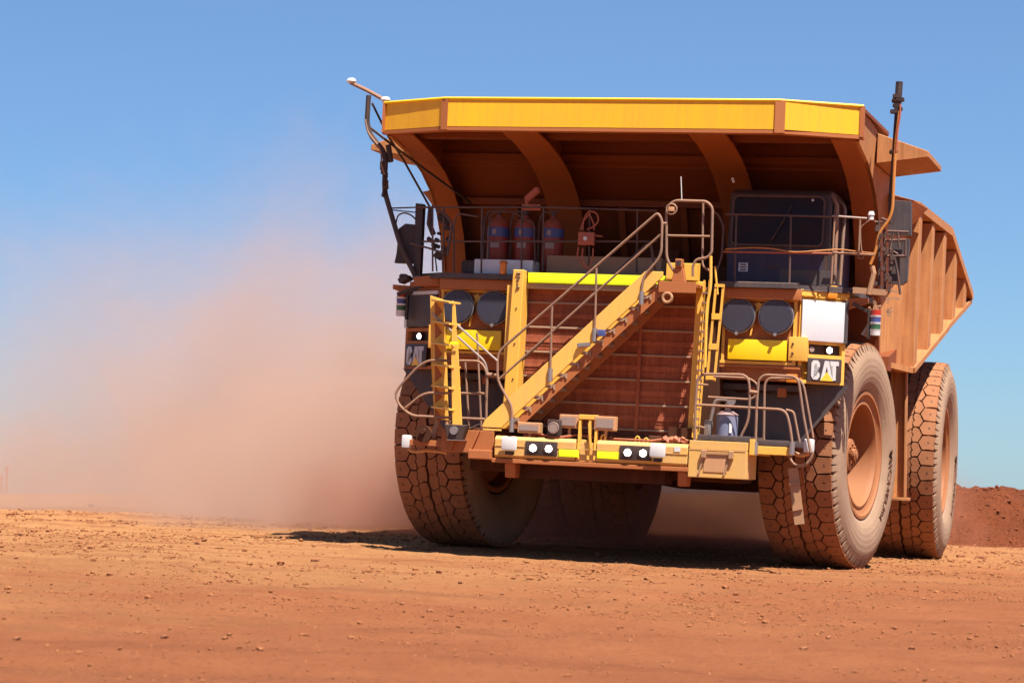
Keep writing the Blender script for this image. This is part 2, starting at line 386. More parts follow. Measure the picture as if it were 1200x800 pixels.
# fuel / hydraulic tanks behind the front wheels
b = MB(); b.box(1.65, 3.1, 2.7, 4.9, 1.4, 3.0, .12); b.build('fuel_tank', m_under, truck)
b = MB(); b.box(-3.1, -1.65, 2.7, 4.9, 1.4, 3.0, .12); b.build('hydraulic_tank', m_under, truck)
# tall guard plate hanging between the left wheels
gp = MB()
P = [at(1046, 434, 2.6), at(1063, 434, 2.6), at(1061, 582, 2.6), at(1047, 582, 2.6)]
gp.prism([(v.x, v.z) for v in P], 'y', 2.6, 2.66, .006)
for a_, c_ in ((P[0], P[3]), (P[1], P[2])): gp.beam((a_.x, 2.55, a_.z), (c_.x, 2.55, c_.z), .035, .14, up=(0, 1, 0))
gp.box(P[3].x-.06, P[2].x+.08, 2.42, 2.74, P[3].z-.06, P[3].z, .01)
gp.build('rock_guard', m_body, truck)

# ------------------------------------------------------------------ dump body
body = MB()
def side_poly(s):
    # X follows the flare; built as thin slabs between front and rear stations
    pts = [(1.0, 3.70, 6.62), (2.2, 3.62, 6.62), (7.0, 4.72, 6.62), (10.7, 5.50, 5.62)]
    xs = [3.75, 4.20, 4.30, 4.40]
    for i in range(3):
        (ya, za, ta), (yb, zb, tb) = pts[i], pts[i+1]; xa, xb = xs[i]*s, xs[i+1]*s
        t = -.07*s
        q = [Vector((xa, ya, za)), Vector((xb, yb, zb)), Vector((xb, yb, tb)), Vector((xa, ya, ta))]
        A = [body.b.verts.new(v) for v in q]; B = [body.b.verts.new(v+Vector((t, .02, 0))) for v in q]
        body.b.faces.new(A); body.b.faces.new(B[::-1])
        for k in range(4): body.b.faces.new((A[k], B[k], B[(k+1)%4], A[(k+1)%4]))
# floor and front wall
body.prism([(1.0, 3.55), (1.0, 3.8), (10.7, 5.6), (10.75, 5.42), (3.0, 3.6)], 'x', -4.15, 4.15)
body.prism([(.95, 3.6), (.55, 5.2), (-.2, 6.35), (-1.2, 7.0), (-1.2, 7.12), (-.1, 6.45), (.68, 5.2), (1.08, 3.6)], 'x', -3.98, 3.98)
# canopy roof plate
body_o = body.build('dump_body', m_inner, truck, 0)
for s in (-1, 1):
    body = MB(); side_poly(s); body.build('side_wall', m_body, body_o, 0)
body = MB()
for z0, z1, inn in ((7.60, 7.66, 0),):
    poly = [(-4.17, -3.42), (-2.86, -4.02), (2.86, -4.02), (4.17, -3.42), (4.2, -.6), (3.8, .9), (-3.8, .9), (-4.2, -.6)]
    body.prism(poly, 'z', z0, z1)
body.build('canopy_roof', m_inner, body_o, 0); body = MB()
# side curtains of the canopy: arc from roof edge down and back to the body rim
for s in (-1, 1):
    body = MB()
    path_o = [(-3.4, 7.62), (-2.0, 7.58), (-.8, 7.46), (.2, 7.15), (.8, 6.8), (1.1, 6.3), (1.15, 5.0)]
    path_i = [(-3.4, 7.12), (-2.2, 6.93), (-1.5, 6.72), (-.95, 6.45), (-.5, 6.1), (-.2, 5.7), (.15, 4.7)]
    A, B = [], []
    n = len(path_o)
    def pt(p, x): return body.b.verts.new((x, p[0], p[1]))
    for i in range(n):
        xo = s*4.13
        A.append([pt(path_o[i], xo), pt(path_i[i], s*4.08)])
        B.append([pt(path_o[i], xo-s*.06), pt(path_i[i], s*4.02)])
    for i in range(n-1):
        f = body.b.faces.new
        f((A[i][0], A[i][1], A[i+1][1], A[i+1][0])); f((B[i][0], B[i+1][0], B[i+1][1], B[i][1]))
        f((A[i][0], A[i+1][0], B[i+1][0], B[i][0])); f((A[i][1], B[i][1], B[i+1][1], A[i+1][1]))
    body.build('canopy_side_curtain', m_body, body_o, 30)
body = MB()
# transverse stiffeners below the canopy and across the front wall
body.box(-3.9, 3.9, -3.0, -2.75, 7.16, 7.6); body.box(-4.03, 4.03, -1.1, -.85, 6.9, 7.6)
body.box(-3.6, 3.6, -.42, -.12, 6.28, 6.40); body.box(-3.6, 3.6, .35, .55, 5.05, 5.3)
for x in (-2.6, -.6, .55, 2.7): body.beam((x, -.35, 6.3), (x, .72, 4.2), .12, .16)
body.box(-.35, .35, .3, .5, 4.6, 6.0)
# upper corner of the body below the canopy
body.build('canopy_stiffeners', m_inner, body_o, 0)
# arched canopy ribs with their broad flanges
arc = [(-3.75, 7.16), (-3.0, 7.08), (-2.2, 6.93), (-1.5, 6.72), (-.95, 6.45), (-.5, 6.1), (-.2, 5.7), (.0, 5.25), (.15, 4.7)]
back = [(-3.75, 7.58), (-1.2, 7.5), (-.2, 6.45), (.5, 5.6), (.9, 4.7)]
for x0, x1 in ((-4.07, -3.62), (-1.92, -1.30), (1.30, 1.92), (3.62, 4.07)):
    arc_ = arc if abs(x0) < 3 and abs(x1) < 3 else [(-3.42, 7.14)]+arc[1:]
    b = MB(); b.strip(arc_, x0, x1, -.035)
    xm = (x0+x1)/2
    for xx in ((xm-.02, xm+.02),):
        b.prism([(y+.04, z+.05) for y, z in arc_] + ([(-3.38, 7.58)]+back[1:])[::-1], 'x', *xx)
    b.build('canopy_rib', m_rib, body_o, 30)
# yellow edge of the canopy, in three bevelled faces
def edge_panel(a, b_, name='canopy_edge_panel', m=m_yel2, z0=7.215, z1=7.68):
    (xa, ya), (xb, yb) = a, b_
    q = MB(); d = Vector((xb-xa, yb-ya, 0)).normalized(); n_ = Vector((d.y, -d.x, 0))
    A = Vector((xa, ya, 0)); B = Vector((xb, yb, 0)); vs = []
    for P in (A, B):
        for off in (0, -.05):
            for z in (z0, z1): vs.append(q.b.verts.new(P + n_*off + Vector((0, 0, z))))
    for f in ((0,1,3,2),(4,6,7,5),(0,4,5,1),(2,3,7,6),(0,2,6,4),(1,5,7,3)): q.b.faces.new([vs[i] for i in f])
    return q.build(name, m, body_o, 0)
edge_panel((-2.80, -4.06), (2.80, -4.06)); edge_panel((-4.12, -3.47), (-2.92, -4.03)); edge_panel((2.96, -4.03), (4.10, -3.48))
b = MB()
b.prism([(-2.92, -4.055), (-2.80, -4.085), (-2.80, -4.0), (-2.92, -3.97)], 'z', 7.157, 7.69)
b.prism([(2.80, -4.085), (2.96, -4.06), (2.96, -3.97), (2.80, -4.0)], 'z', 7.157, 7.69)
b.box(4.10, 4.17, -3.5, -3.40, 7.18, 7.69); b.box(-4.17, -4.12, -3.5, -3.42, 7.18, 7.69)
b.prism([(-4.17, -3.46), (-2.86, -4.06), (2.86, -4.06), (4.17, -3.46), (4.17, -3.3), (2.8, -3.85), (-2.8, -3.85), (-4.17, -3.3)], 'z', 7.15, 7.205)
b.build('canopy_edge_frame', m_rust, body_o, 0)
b = MB(); b.tube([(-4.15, -3.47, 7.69), (-2.86, -4.06, 7.69), (2.86, -4.06, 7.69), (4.15, -3.47, 7.69)], .026, 8); b.build('canopy_edge_bead', m_refl, body_o)
# side bolsters (both sides), top rail, lower rail
for s in (-1, 1):
    def X(y): return 4.20+.10*(y-2.2)/4.8 if y < 7 else 4.30+.10*(y-7)/3.7
    for y in (2.35, 4.15, 5.95, 7.75, 9.45):
        zb = 3.62+(y-2.2)*.229 if y < 7 else 4.72+(y-7)*.21
        zt = 6.55 if y < 7 else 6.55-(y-7)*.27
        b = MB(); x0 = s*(X(y)-.04); x1 = s*(X(y)+.24)
        b.prism([(x0, y), (x1, y), (x1, y+.42), (x0, y+.46)] if s > 0 else [(x0, y), (x0, y+.46), (x1, y+.42), (x1, y)], 'z', zb-.02, zt, .012)
        b.build('side_bolster', m_body, body_o, 0)
    b = MB()
    for (ya, za), (yb, zb) in (((.9, 6.66), (2.2, 6.66)), ((2.2, 6.66), (7.05, 6.66)), ((7.0, 6.66), (10.75, 5.62))):
        xa = 3.85 if ya < 2 else X(ya)+.04; xb = X(yb)+.04
        b.beam((s*xa, ya, za), (s*xb, yb, zb), .46, .16)
    b.build('top_rail', m_body, body_o, 0)
    b = MB(); b.beam((s*3.9, 1.15, 3.68), (s*4.28, 2.3, 3.62), .35, .10); b.beam((s*4.28, 2.25, 3.62), (s*4.38, 7.0, 4.70), .40, .10); b.beam((s*4.38, 7.0, 4.70), (s*4.46, 10.85, 5.52), .36, .10)
    b.build('lower_rail', m_body, body_o, 0)
    # overhanging spill boards beside the canopy
    b = MB(); b.prism([(s*4.14, 7.50), (s*5.02, 7.20), (s*5.02, 7.10), (s*4.14, 6.98)], 'y', -1.62, .40, .01)
    b.build('spill_board', m_body, body_o, 0)
    b = MB(); q = [(3.6, .2, 6.78), (4.58, .15, 6.55), (4.6, 2.2, 6.62), (3.6, 2.2, 6.9)]
    A = [b.b.verts.new((s*x, y, z)) for x, y, z in q]; B = [b.b.verts.new((s*(x-(.25 if x > 4 else 0)), y, z-.30)) for x, y, z in q]
    b.b.faces.new(A); b.b.faces.new(B[::-1])
    for k in range(4): b.b.faces.new((A[k], B[k], B[(k+1)%4], A[(k+1)%4]))
    b.build('rim_board', m_body, body_o, 0)
b = MB(); b.box(-4.5, 4.5, 10.4, 10.9, 5.30, 5.42); b.build('tail_lip', m_body, body_o)

# ------------------------------------------------------------------ deck
for q in ((-1.72, 1.8, -3.1, .3, 4.62, 4.69),): MB().box(*q, .01).build('deck', m_char, truck)
MB().prism([(-1.72, .3), (-3.8, .3), (-3.8, -2.55), (-3.12, -3.15), (-1.72, -3.2)], 'z', 4.70, 4.80, .01).build('deck', m_char, truck, 0)
MB().prism([(1.80, .3), (3.95, .3), (3.95, -2.4), (3.14, -2.98), (3.12, -3.2), (1.80, -3.2)], 'z', 4.68, 4.78, .01).build('deck', m_char, truck, 0)
for q in ((-3.1, -1.74, -3.12, -2.9, 4.52, 4.698), (1.84, 3.18, -3.12, -2.9, 4.50, 4.678)): MB().box(*q, .01).build('deck_fascia', m_rust, truck)

# ------------------------------------------------------------------ radiator grille
for xa_, xb_ in ((-1.86, -1.57), (1.53, 1.84)): MB().box(xa_, xb_, -3.0, -1.2, 2.0, 4.66, .01).build('radiator_side_shroud', m_under, truck, 0)
MB().box(-1.5, 1.5, -2.55, .2, 2.2, 4.58, .03).build('engine_bay', m_under, truck, 0)
g = MB(); g.box(-1.56, 1.52, -3.02, -2.6, 2.1, 4.62)
x = -1.54
while x < 1.5:
    g.box(x, x+.014, -3.028, -3.02, 2.12, 4.6); x += .034
z = 2.14
while z < 4.6:
    g.box(-1.545, 1.505, -3.034, -3.0285, z, z+.012); z += .070
grille = g.build('radiator_grille', m_grille, truck, 0)
z = 2.22; k = 0
while z < 4.6:
    b = MB()
    if k % 2 == 0: b.box(-1.55, 1.51, -3.062, -3.032, z, z+.034, .006)
    else: b.box(-1.55, 1.51, -3.042, -3.030, z-.03, z+.05)
    b.build('grille_bar' if k % 2 == 0 else 'grille_baffle', m_bar if k % 2 == 0 else m_grille, grille, 0); z += .21; k += 1
for x in (.48,):
    b = MB(); b.box(x-.03, x+.03, -3.072, -3.063, 2.12, 4.6); b.build('grille_divider', m_grille, grille, 0)
b = MB(); b.box(-1.47, 1.45, -3.30, -3.14, 4.655, 4.83, .008); b.build('fluorescent_strip', m_neon, grille)
b = MB(); b.box(-1.5, 1.5, -3.26, -3.04, 4.56, 4.65, .01); b.build('grille_header', m_bar, grille)
b = MB(); b.prism([(-1.69, 4.86), (-1.50, 4.86), (-1.53, 2.15), (-1.77, 2.15)], 'y', -3.48, -3.10, .012)
b.box(-1.80, -1.69, -3.40, -3.0, 3.0, 4.6)
b.build('grille_post', m_yel, grille, 0)
b = MB()
for z in (4.55, 4.68, 4.79, 4.6, 4.73):
    b.cyl((-1.64+random.uniform(0, .1), -3.485, z), (-1.64+random.uniform(0, .1), -3.50, z), .014, 8)
for z in (4.2, 3.6, 3.0): b.cyl((-1.60, -3.47, z), (-1.60, -3.495, z), .014, 8)
b.build('bolt_set', m_black, grille)
b = MB(); b.prism([(1.50, 4.74), (1.64, 4.74), (1.61, 2.12), (1.45, 2.12)], 'y', -3.48, -3.42, .008)
b.build('grille_post', m_yel, grille, 0)
z = 2.15
while z < 4.6:
    MB().box(1.535, 1.565, -3.42, -3.03, z, z+.15).build('post_bracket', m_yel, grille, 0); z += .42
# slotted upright beside the right post
b = MB(); x0, x1 = 1.80, 1.96
for xx in (x0, x1-.035): b.prism([(xx, 4.70), (xx+.035, 4.70), (xx-.05, 3.1), (xx-.085, 3.1)], 'y', -3.45, -3.40)
for z, h in ((4.66, .05), (4.12, .10), (3.62, .10), (3.12, .08)):
    sh = (4.7-z)*.053; b.box(x0-sh, x1-sh, -3.46, -3.405, z, z+h)
b.build('slotted_upright', m_yel, truck, 0)
# narrow vertical ladder on the post
lad = MB()
for xx in (1.655, 1.745): lad.prism([(xx, 4.75), (xx+.022, 4.75), (xx-.06, 2.15), (xx-.082, 2.15)], 'y', -3.70, -3.62)
lad_o = lad.build('upright_ladder', m_yel, truck, 0)
z = 2.3
while z < 4.7:
    sh = (4.75-z)*.031; b = MB(); b.beam((1.66-sh, -3.66, z), (1.76-sh, -3.66, z), .12, .03); b.build('ladder_rung', m_rail, lad_o); z += .16
b = MB(); b.prism([(-3.6, 4.75), (-3.6, 5.02), (-3.35, 5.05), (-3.35, 4.75)], 'x', 1.0, 1.52); b.build('landing_back_plate', m_yel, truck, 0)

# ------------------------------------------------------------------ filter housings, lamps covers, headlight pods
def cat_sign(parent, xc, y, zc, h):
    s = h/1.0; w = 2.06*s*.78; fx = .78
    Cc = [(0,.18),(0,.82),(.16,1),(.48,1),(.64,.84),(.64,.66),(.42,.66),(.42,.78),(.38,.82),(.28,.82),(.22,.76),(.22,.24),(.28,.18),(.38,.18),(.42,.22),(.42,.34),(.64,.34),(.64,.16),(.48,0),(.16,0)]
    A = [(.72,0),(1.0,1),(1.32,1),(1.62,0),(1.36,0),(1.16,.72),(.97,0)]
    Tt = [(1.38,1),(2.06,1),(2.06,.77),(1.86,.77),(1.86,0),(1.62,0),(1.62,.77),(1.44,.77)]
    b = MB()
    for L in (Cc, A, Tt): b.prism([(xc-w/2+u*s*fx, zc-h/2+v*s) for u, v in L], 'y', y-.014, y)
    b.build('sign_lettering', m_signw, parent, 0)
    b = MB(); b.prism([(xc-w/2+u*s*fx, zc-h/2+v*s) for u, v in ((.68,-.04),(1.17,.42),(1.66,-.04))], 'y', y-.022, y-.015)
    b.build('sign_triangle', m_signy, parent, 0)
for s in (-1, 1):
    f = MB(); f.box(*sorted((s*1.84, s*3.12)), -2.92, -1.9, 3.45, 4.55, .015)
    hs = f.build('air_filter_housing', m_rust, truck, 0)
    b = MB()
    xa, xb = sorted((s*1.84, s*3.12)); b.box(xa, xb, -2.97, -2.925, 4.48, 4.53, .005); b.box(xa, xb, -2.97, -2.925, 3.42, 3.47, .005)
    for u in (1.86, 3.06): b.box(*sorted((s*u, s*(u+.05))), -2.965, -2.925, 3.47, 4.48)
    b.beam((s*2.46, -2.95, 4.46), (s*2.46-.12, -2.95, 3.9), .04, .03)
    b.prism([(s*2.46-.07, 4.44), (s*2.46+.07, 4.44), (s*2.46, 4.30)], 'y', -2.965, -2.93)
    b.build('housing_trim', m_yel, hs, 0)
    for xx in (2.13, 2.78):
        b = MB(); b.cyl((s*xx, -2.9, 4.22), (s*xx, -3.08, 4.22), .285, 40); b.cyl((s*xx, -3.08, 4.22), (s*xx, -3.10, 4.22), .285, 40, .27)
        cv = b.build('filter_cover', m_cover, hs)
        b = MB(); b.tube([(s*xx+.29*math.cos(a), -3.06, 4.22+.29*math.sin(a)) for a in [2*PI*k/40 for k in range(41)]], .012, 6); b.cyl((s*xx, -3.07, 3.92), (s*xx, -3.12, 3.92), .03, 10)
        b.build('cover_clamp', m_steel, hs)
    b = MB(); b.box(*sorted((s*1.98, s*2.97)), -3.02, -2.975, 3.49, 3.83, .006); b.build('reflective_panel', m_refl, hs)
    for u, v in ((2.0, 3.80), (2.46, 3.80), (2.94, 3.80), (2.0, 3.52), (2.94, 3.52)): pass
    b = MB(); b.box(*sorted((s*3.0, s*3.30)), -3.0, -2.6, 3.50, 3.90, .01); b.build('hinge_plate', m_yel, hs)
    b = MB()
    for zz in (3.62, 3.78): b.cyl((s*3.07, -3.0, zz), (s*3.07, -3.02, zz), .02, 8)
    b.build('bolt_set', m_black, hs)
    b = MB(); b.box(*sorted((s*1.84, s*3.2)), -2.9, -2.3, 3.16, 3.42, .01); b.box(*sorted((s*1.84, s*3.2)), -2.96, -2.9, 3.36, 3.41)
    for u in (2.05, 2.5, 2.95): b.cyl((s*u, -2.9, 3.30), (s*u, -2.925, 3.30), .022, 8)
    b.build('housing_skirt', m_rust, truck, 0)
    # round exhaust trunks under the housing, in shade
    b = MB()
    for u in (2.1, 2.55, 3.0): b.cyl((s*u, -2.4, 3.2), (s*u, -1.6, 3.05), .24, 16)
    b.build('intake_duct', m_under, truck)
    # headlight pod
    y = -2.90; before = set(bpy.data.objects)
    X0, X1 = s*3.15, (4.03 if s > 0 else -4.16)
    pod = MB(); xa, xb = sorted((X0, X1))
    pod.box(xa, xb, y+.12, y+.55, 3.16, 4.56, .015)
    pod.box(xa, xa+.07, y, y+.12, 3.14, 4.56, .008); pod.box(xb-.06, xb, y, y+.12, 3.14, 4.56, .008)
    for z0, z1 in ((3.14, 3.20), (3.57, 3.63), (3.80, 3.86), (4.50, 4.56)): pod.box(xa+.07, xb-.06, y+.001, y+.12, z0, z1)
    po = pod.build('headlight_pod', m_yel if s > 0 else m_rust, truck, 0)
    if s > 0:
        b = MB(); b.box(3.17, 3.97, y-.05, y-.012, 3.85, 4.53, .012); b.build('white_board', m_white, po)
        b = MB(); b.box(3.97, 4.03, y-.06, y+.10, 3.84, 4.56); b.build('board_edge', m_char, po)
    else:
        b = MB(); b.box(xa+.05, xb-.05, y-.05, y-.012, 3.88, 4.48, .01); b.build('board', m_char, po)
        b = MB(); b.box(xa+.02, xa+.09, y-.055, y-.011, 3.86, 4.50); b.box(xa+.09, xb-.02, y-.055, y-.011, 4.44, 4.50); b.build('board_edge', m_offw, po)
    b = MB(); b.box(xa+.07, xb-.06, y+.10, y+.118, 3.63, 3.80); b.build('lamp_recess', m_black, po, 0)
    cx = (xa+xb)/2
    for dx, lit in ((.16, True), (-.18, False)) if s > 0 else ((-.12, True),):
        b = MB(); b.cyl((cx+dx, y+.1, 3.715), (cx+dx, y+.03, 3.715), .07, 20); b.build('headlight_bezel', m_black, po)
        b = MB(); b.cyl((cx+dx, y+.04, 3.715), (cx+dx, y+.012, 3.715), .052, 20, .045); b.build('headlight', m_lamp if lit else m_glassl, po)
    b = MB(); cs = cx+.05 if s > 0 else cx-.12
    b = MB(); b.box(cs-.32, cs+.32, y-.03, y-.002, 3.175, 3.57, .01); sg = b.build('sign_plate', m_sign, po)
    cat_sign(po, cs, y-.031, 3.372, .32)
    b = MB(); b.box(*sorted((s*3.12, s*4.06)), y-.03, y+.25, 4.57, 4.68, .01); b.box(*sorted((s*3.12, s*3.42)), y-.06, y-.03, 4.59, 4.70, .004); b.box(*sorted((s*3.7, s*3.82)), y-.02, y+.1, 4.68, 4.80)
    for k in range(6): b.cyl((s*(3.2+.14*k), y-.03, 4.62), (s*(3.2+.14*k), y-.05, 4.62), .02, 8)
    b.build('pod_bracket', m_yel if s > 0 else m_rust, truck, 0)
    b = MB(); b.box(*sorted((s*3.62, s*3.80)), y-.08, y-.032, 4.58, 4.67, .01); b.build('marker_light', m_amber, truck)
    piv = Vector((s*3.15, -2.90, 0)); TT = Matrix.Translation(piv) @ Matrix.Rotation(s*math.radians(37), 4, 'Z') @ Matrix.Translation(-piv)
    for ob in set(bpy.data.objects)-before:
        if ob.type == 'MESH': ob.data.transform(TT)
    b = MB(); b.box(*sorted((s*2.98, s*3.16)), -3.0, -2.8, 3.14, 3.28, .01); b.build('turn_signal', m_amber, truck)
    b = MB(); b.prism([(s*3.8, 4.6), (s*4.2, 4.62), (s*4.2, 4.54), (s*3.8, 4.4)], 'y', -2.4, -2.25); b.build('pod_outrigger', m_rust, truck, 0)
    # dark splash plate before the tyre
    b = MB()
    b.prism([(s*1.75, 2.12), (s*1.75, 3.16), (s*3.95, 3.14), (s*3.15, 2.12)], 'y', -2.36, -2.31)
    b.prism([(s*1.75, 3.0), (s*3.2, 3.0), (s*3.2, 3.1), (s*1.75, 3.1)], 'y', -2.6, -2.36)
    b.build('splash_plate', m_char, truck, 0)
    b = MB(); b.box(*sorted((s*2.28, s*2.40)), -2.62, -2.5, 2.92, 3.05); b.box(*sorted((s*2.78, s*2.92)), -2.62, -2.5, 2.9, 3.05); b.build('duct_drain', m_rust, truck, 0)

# light stacks on both flanks
def stack(px, py, Y, s):
    p = at(px, py, Y); b = MB(); b.box(p.x-.11*s-.02, p.x-.11*s+.02, p.y-.03, p.y+.05, p.z-.24, p.z+.26); b.beam((p.x-.11*s, p.y, p.z+.2), (p.x-.4*s, p.y+.1, p.z+.34), .05, .05)
    o = b.build('status_light_stack', m_black, truck, 0)
    z = p.z+.24
    for nm, m, h, r in (('lens', m_redl, .09, .085), ('spacer', m_offw, .03, .095), ('lens', m_blue, .085, .085), ('spacer', m_offw, .035, .095), ('lens', m_green, .085, .085), ('spacer', m_offw, .03, .095), ('lens_clear', m_offw, .07, .088)):
        b = MB(); b.cyl((p.x, p.y, z), (p.x, p.y, z-h), r, 16, r*.93); b.build(nm, m, o); z -= h
stack(1026, 380, -2.5, 1); stack(470, 358, -2.5, -1)

# ------------------------------------------------------------------ bumper
BY = -4.2
bp = MB(); bp.prism([(BY, 1.70), (BY, 1.98), (BY+.06, 2.03), (BY+.75, 2.03), (BY+.75, 1.66), (BY+.05, 1.66)], 'x', -1.66, -.27, .012)
bp.prism([(BY, 1.70), (BY, 1.98), (BY+.06, 2.03), (BY+.75, 2.03), (BY+.75, 1.66), (BY+.05, 1.66)], 'x', .09, 1.62, .012)
bp.box(-.27, .09, BY+.05, BY+.75, 1.66, 1.98, .01); bp.box(-1.66, 1.62, BY-.012, BY+.02, 1.86, 1.872)
bumper = bp.build('bumper', m_yeld, truck, 0)
b = MB(); b.box(-1.70, 1.66, BY+.0, BY+.8, 1.58, 1.655, .012); b.prism([(BY+.05, 1.58), (BY+.4, 1.58), (BY+.34, 1.34), (BY+.1, 1.34)], 'x', -1.48, -1.30, .01); b.prism([(BY+.05, 1.58), (BY+.4, 1.58), (BY+.34, 1.34), (BY+.1, 1.34)], 'x', 1.46, 1.62, .01)
b.build('bumper_skid', m_rust, bumper, 0)
for xa, xb in ((-1.12, -.57), (.49, 1.03)):
    b = MB(); b.box(xa, xb, BY-.025, BY-.002, 1.73, 1.965, .01); b.build('lamp_panel', m_black, bumper)
    for xx in (xa+.14, xb-.14):
        b = MB(); b.cyl((xx, BY-.025, 1.85), (xx, BY-.045, 1.85), .09, 20); b.build('lamp_bezel', m_black, bumper)
        b = MB(); b.cyl((xx, BY-.046, 1.85), (xx, BY-.06, 1.85), .058, 20, .05); b.build('bumper_lamp', m_lamp, bumper)
for xa, xb in ((-.54, -.20), (.11, .47)):
    b = MB(); b.box(xa, xb, BY-.02, BY-.003, 1.73, 1.85, .003); b.build('fluorescent_patch', m_neon, bumper)
for xa, xb in ((-1.50, -1.24), (1.02, 1.28)):
    b = MB(); b.box(xa, xb, BY-.16, BY-.07, 1.79, 2.02, .035); o = b.build('work_light', m_offw, bumper)
    b = MB(); b.box((xa+xb)/2-.07, (xa+xb)/2+.07, BY-.1, BY-.03, 1.72, 1.785); b.build('light_bracket', m_black, bumper)
b = MB(); b.box(1.40, 1.50, BY-.015, BY-.002, 1.90, 1.98); b.build('bumper_tag', m_offw, bumper)
# lamps, horn and hooks standing on the bumper
def work_lamp(p0, p1, y, m=m_lampw):
    a = at(*p0, y); c = at(*p1, y); b = MB(); b.box(a.x, c.x, y-.02, y+.16, c.z, a.z, .018)
    b.prism([(y+.16, c.z+.02), (y+.16, a.z-.02), (y+.26, (a.z+c.z)/2+.04), (y+.26, (a.z+c.z)/2-.04)], 'x', a.x+.04, c.x-.04)
    b.box((a.x+c.x)/2-.02, (a.x+c.x)/2+.02, y+.05, y+.1, 2.0, c.z)
    o = b.build('flood_lamp', m, truck, 0)
    q = MB(); q.box(a.x+.035, c.x-.035, y-.03, y-.021, c.z+.045, a.z-.045); q.build('lamp_lens', m_glassl, o)
    return o
work_lamp((607, 494), (633, 508), BY+.05); work_lamp((656, 485), (677, 502), BY+.12); work_lamp((697, 487), (721, 505), BY+.05)
a = at(641, 491, BY); c = at(656, 511, BY)
b = MB(); b.box(a.x, c.x, BY+.02, BY+.16, c.z, a.z, .02); o = b.build('horn_box', m_black, truck)
b = MB(); b.cyl(((a.x+c.x)/2, BY+.019, (a.z+c.z)/2), ((a.x+c.x)/2, BY-.01, (a.z+c.z)/2), .07, 18); b.tube([((a.x+c.x)/2+.085*math.cos(t), BY-.0, (a.z+c.z)/2+.085*math.sin(t)) for t in [k*PI/8 for k in range(17)]], .012, 6); b.build('horn_grille', m_glassl, o)
b = MB()
for xx in (-.22, -.05, .06): b.beam((xx, BY+.06, 1.7), (xx, BY+.10, 2.42), .04, .09)
b.box(-.24, .08, BY+.04, BY+.12, 2.36, 2.44, .01); b.beam((-.05, BY-.01, 2.3), (.0, BY-.01, 1.9), .03, .03)
b.build('tow_pin_bracket', m_yel, truck, 0)
for px, py in ((707, 513), (747, 515), (757, 517)):
    p = at(px, py, BY+.1); b = MB(); b.tube([p+Vector((-.035, 0, -.10)), p+Vector((-.035, 0, .03)), p+Vector((0, 0, .06)), p+Vector((.035, 0, .03)), p+Vector((.035, 0, -.10))], .014, 6, fillet=.02); b.build('lifting_eye', m_yel, truck)
b = MB(); b.tube([(-1.2, BY+.1, 2.05), (-.9, BY+.15, 2.08), (-.6, BY+.05, 2.04), (-.3, BY+.2, 2.1)], .02, 6); b.tube([(-.3, BY+.2, 2.1), (.1, BY+.3, 2.06), (.5, BY+.1, 2.06), (1.0, BY+.1, 2.06), (1.3, BY+.2, 2.12), (1.55, BY+.1, 2.05)], .02, 6)
for k in range(7): b.obox((1.2+.06*k, BY+.15, 2.07+random.uniform(0, .05)), (.06, .08, .05), (random.random(), random.random(), 0))
b.build('bumper_hose', m_hose, truck)

# right-hand step box and platform
sb = MB(); sb.box(1.64, 2.60, BY, -3.3, 1.50, 1.955, .012); sb.box(1.64, 2.60, BY+.03, -3.3, 1.96, 2.10, .01)
sbo = sb.build('step_box', m_yeld, truck, 0)
b = MB(); b.box(1.66, 2.58, BY-.01, BY-.002, 1.955, 1.962); b.beam((1.92, BY-.02, 1.92), (1.82, BY-.02, 1.55), .03, .03); b.beam((2.34, BY-.02, 1.92), (2.24, BY-.02, 1.55), .03, .03); b.beam((1.92, BY-.02, 1.90), (2.34, BY-.02, 1.90), .03, .03)
for xx in (1.9, 2.35): b.box(xx-.04, xx+.04, BY-.07, BY-.005, 1.82, 1.95, .01)
b.build('step_hinge', m_tan, sbo, 0)
b = MB(); b.box(1.90, 2.28, BY-.012, BY-.002, 1.60, 1.86); b.build('step_panel', m_lampw, sbo, 0)
pl = MB(); pl.box(1.75, 2.62, -4.1, -2.5, 2.11, 2.20, .01); pl.box(2.70, 3.30, -4.0, -2.5, 2.06, 2.16, .01); pl.build('side_platform', m_char, truck)
b = MB(); b.box(2.62, 2.70, -4.12, -2.6, 1.9, 2.16, .01); b.box(2.72, 3.28, -4.02, -3.9, 1.92, 2.055, .01); b.build('platform_beam', m_yel, truck, 0)
pl = MB(); pl.box(-3.2, -1.72, -4.05, -2.5, 1.80, 1.90, .01); pl.box(-2.62, -1.70, -4.12, -4.06, 1.72, 2.10, .01); pl.box(-2.1, -1.70, -4.25, -3.6, 1.62, 1.78, .02)
pl.beam((-2.3, -4.15, 2.1), (-2.45, -4.15, 1.75), .05, .04); pl.beam((-1.95, -4.15, 2.1), (-2.1, -4.15, 1.75), .05, .04)
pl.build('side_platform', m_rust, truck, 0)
b = MB(); b.cyl((-2.95, -4.0, 2.0), (-2.95, -4.1, 2.0), .14, 20); b.cyl((-2.95, -4.1, 2.05), (-2.95, -4.16, 2.05), .05, 12); b.build('cable_reel', m_under, truck)
b = MB(); b.prism([(-2.52, 2.18), (-2.12, 2.18), (-2.2, 1.93), (-2.46, 1.93)], 'y', -4.3, -4.13, .01); o = b.build('camera_unit', m_black, truck, 0)
b = MB(); b.cyl((-2.34, -4.3, 2.08), (-2.34, -4.34, 2.08), .07, 14); b.box(-2.46, -2.16, -4.31, -4.12, 1.915, 1.928); b.build('camera_lens', m_steel, o)
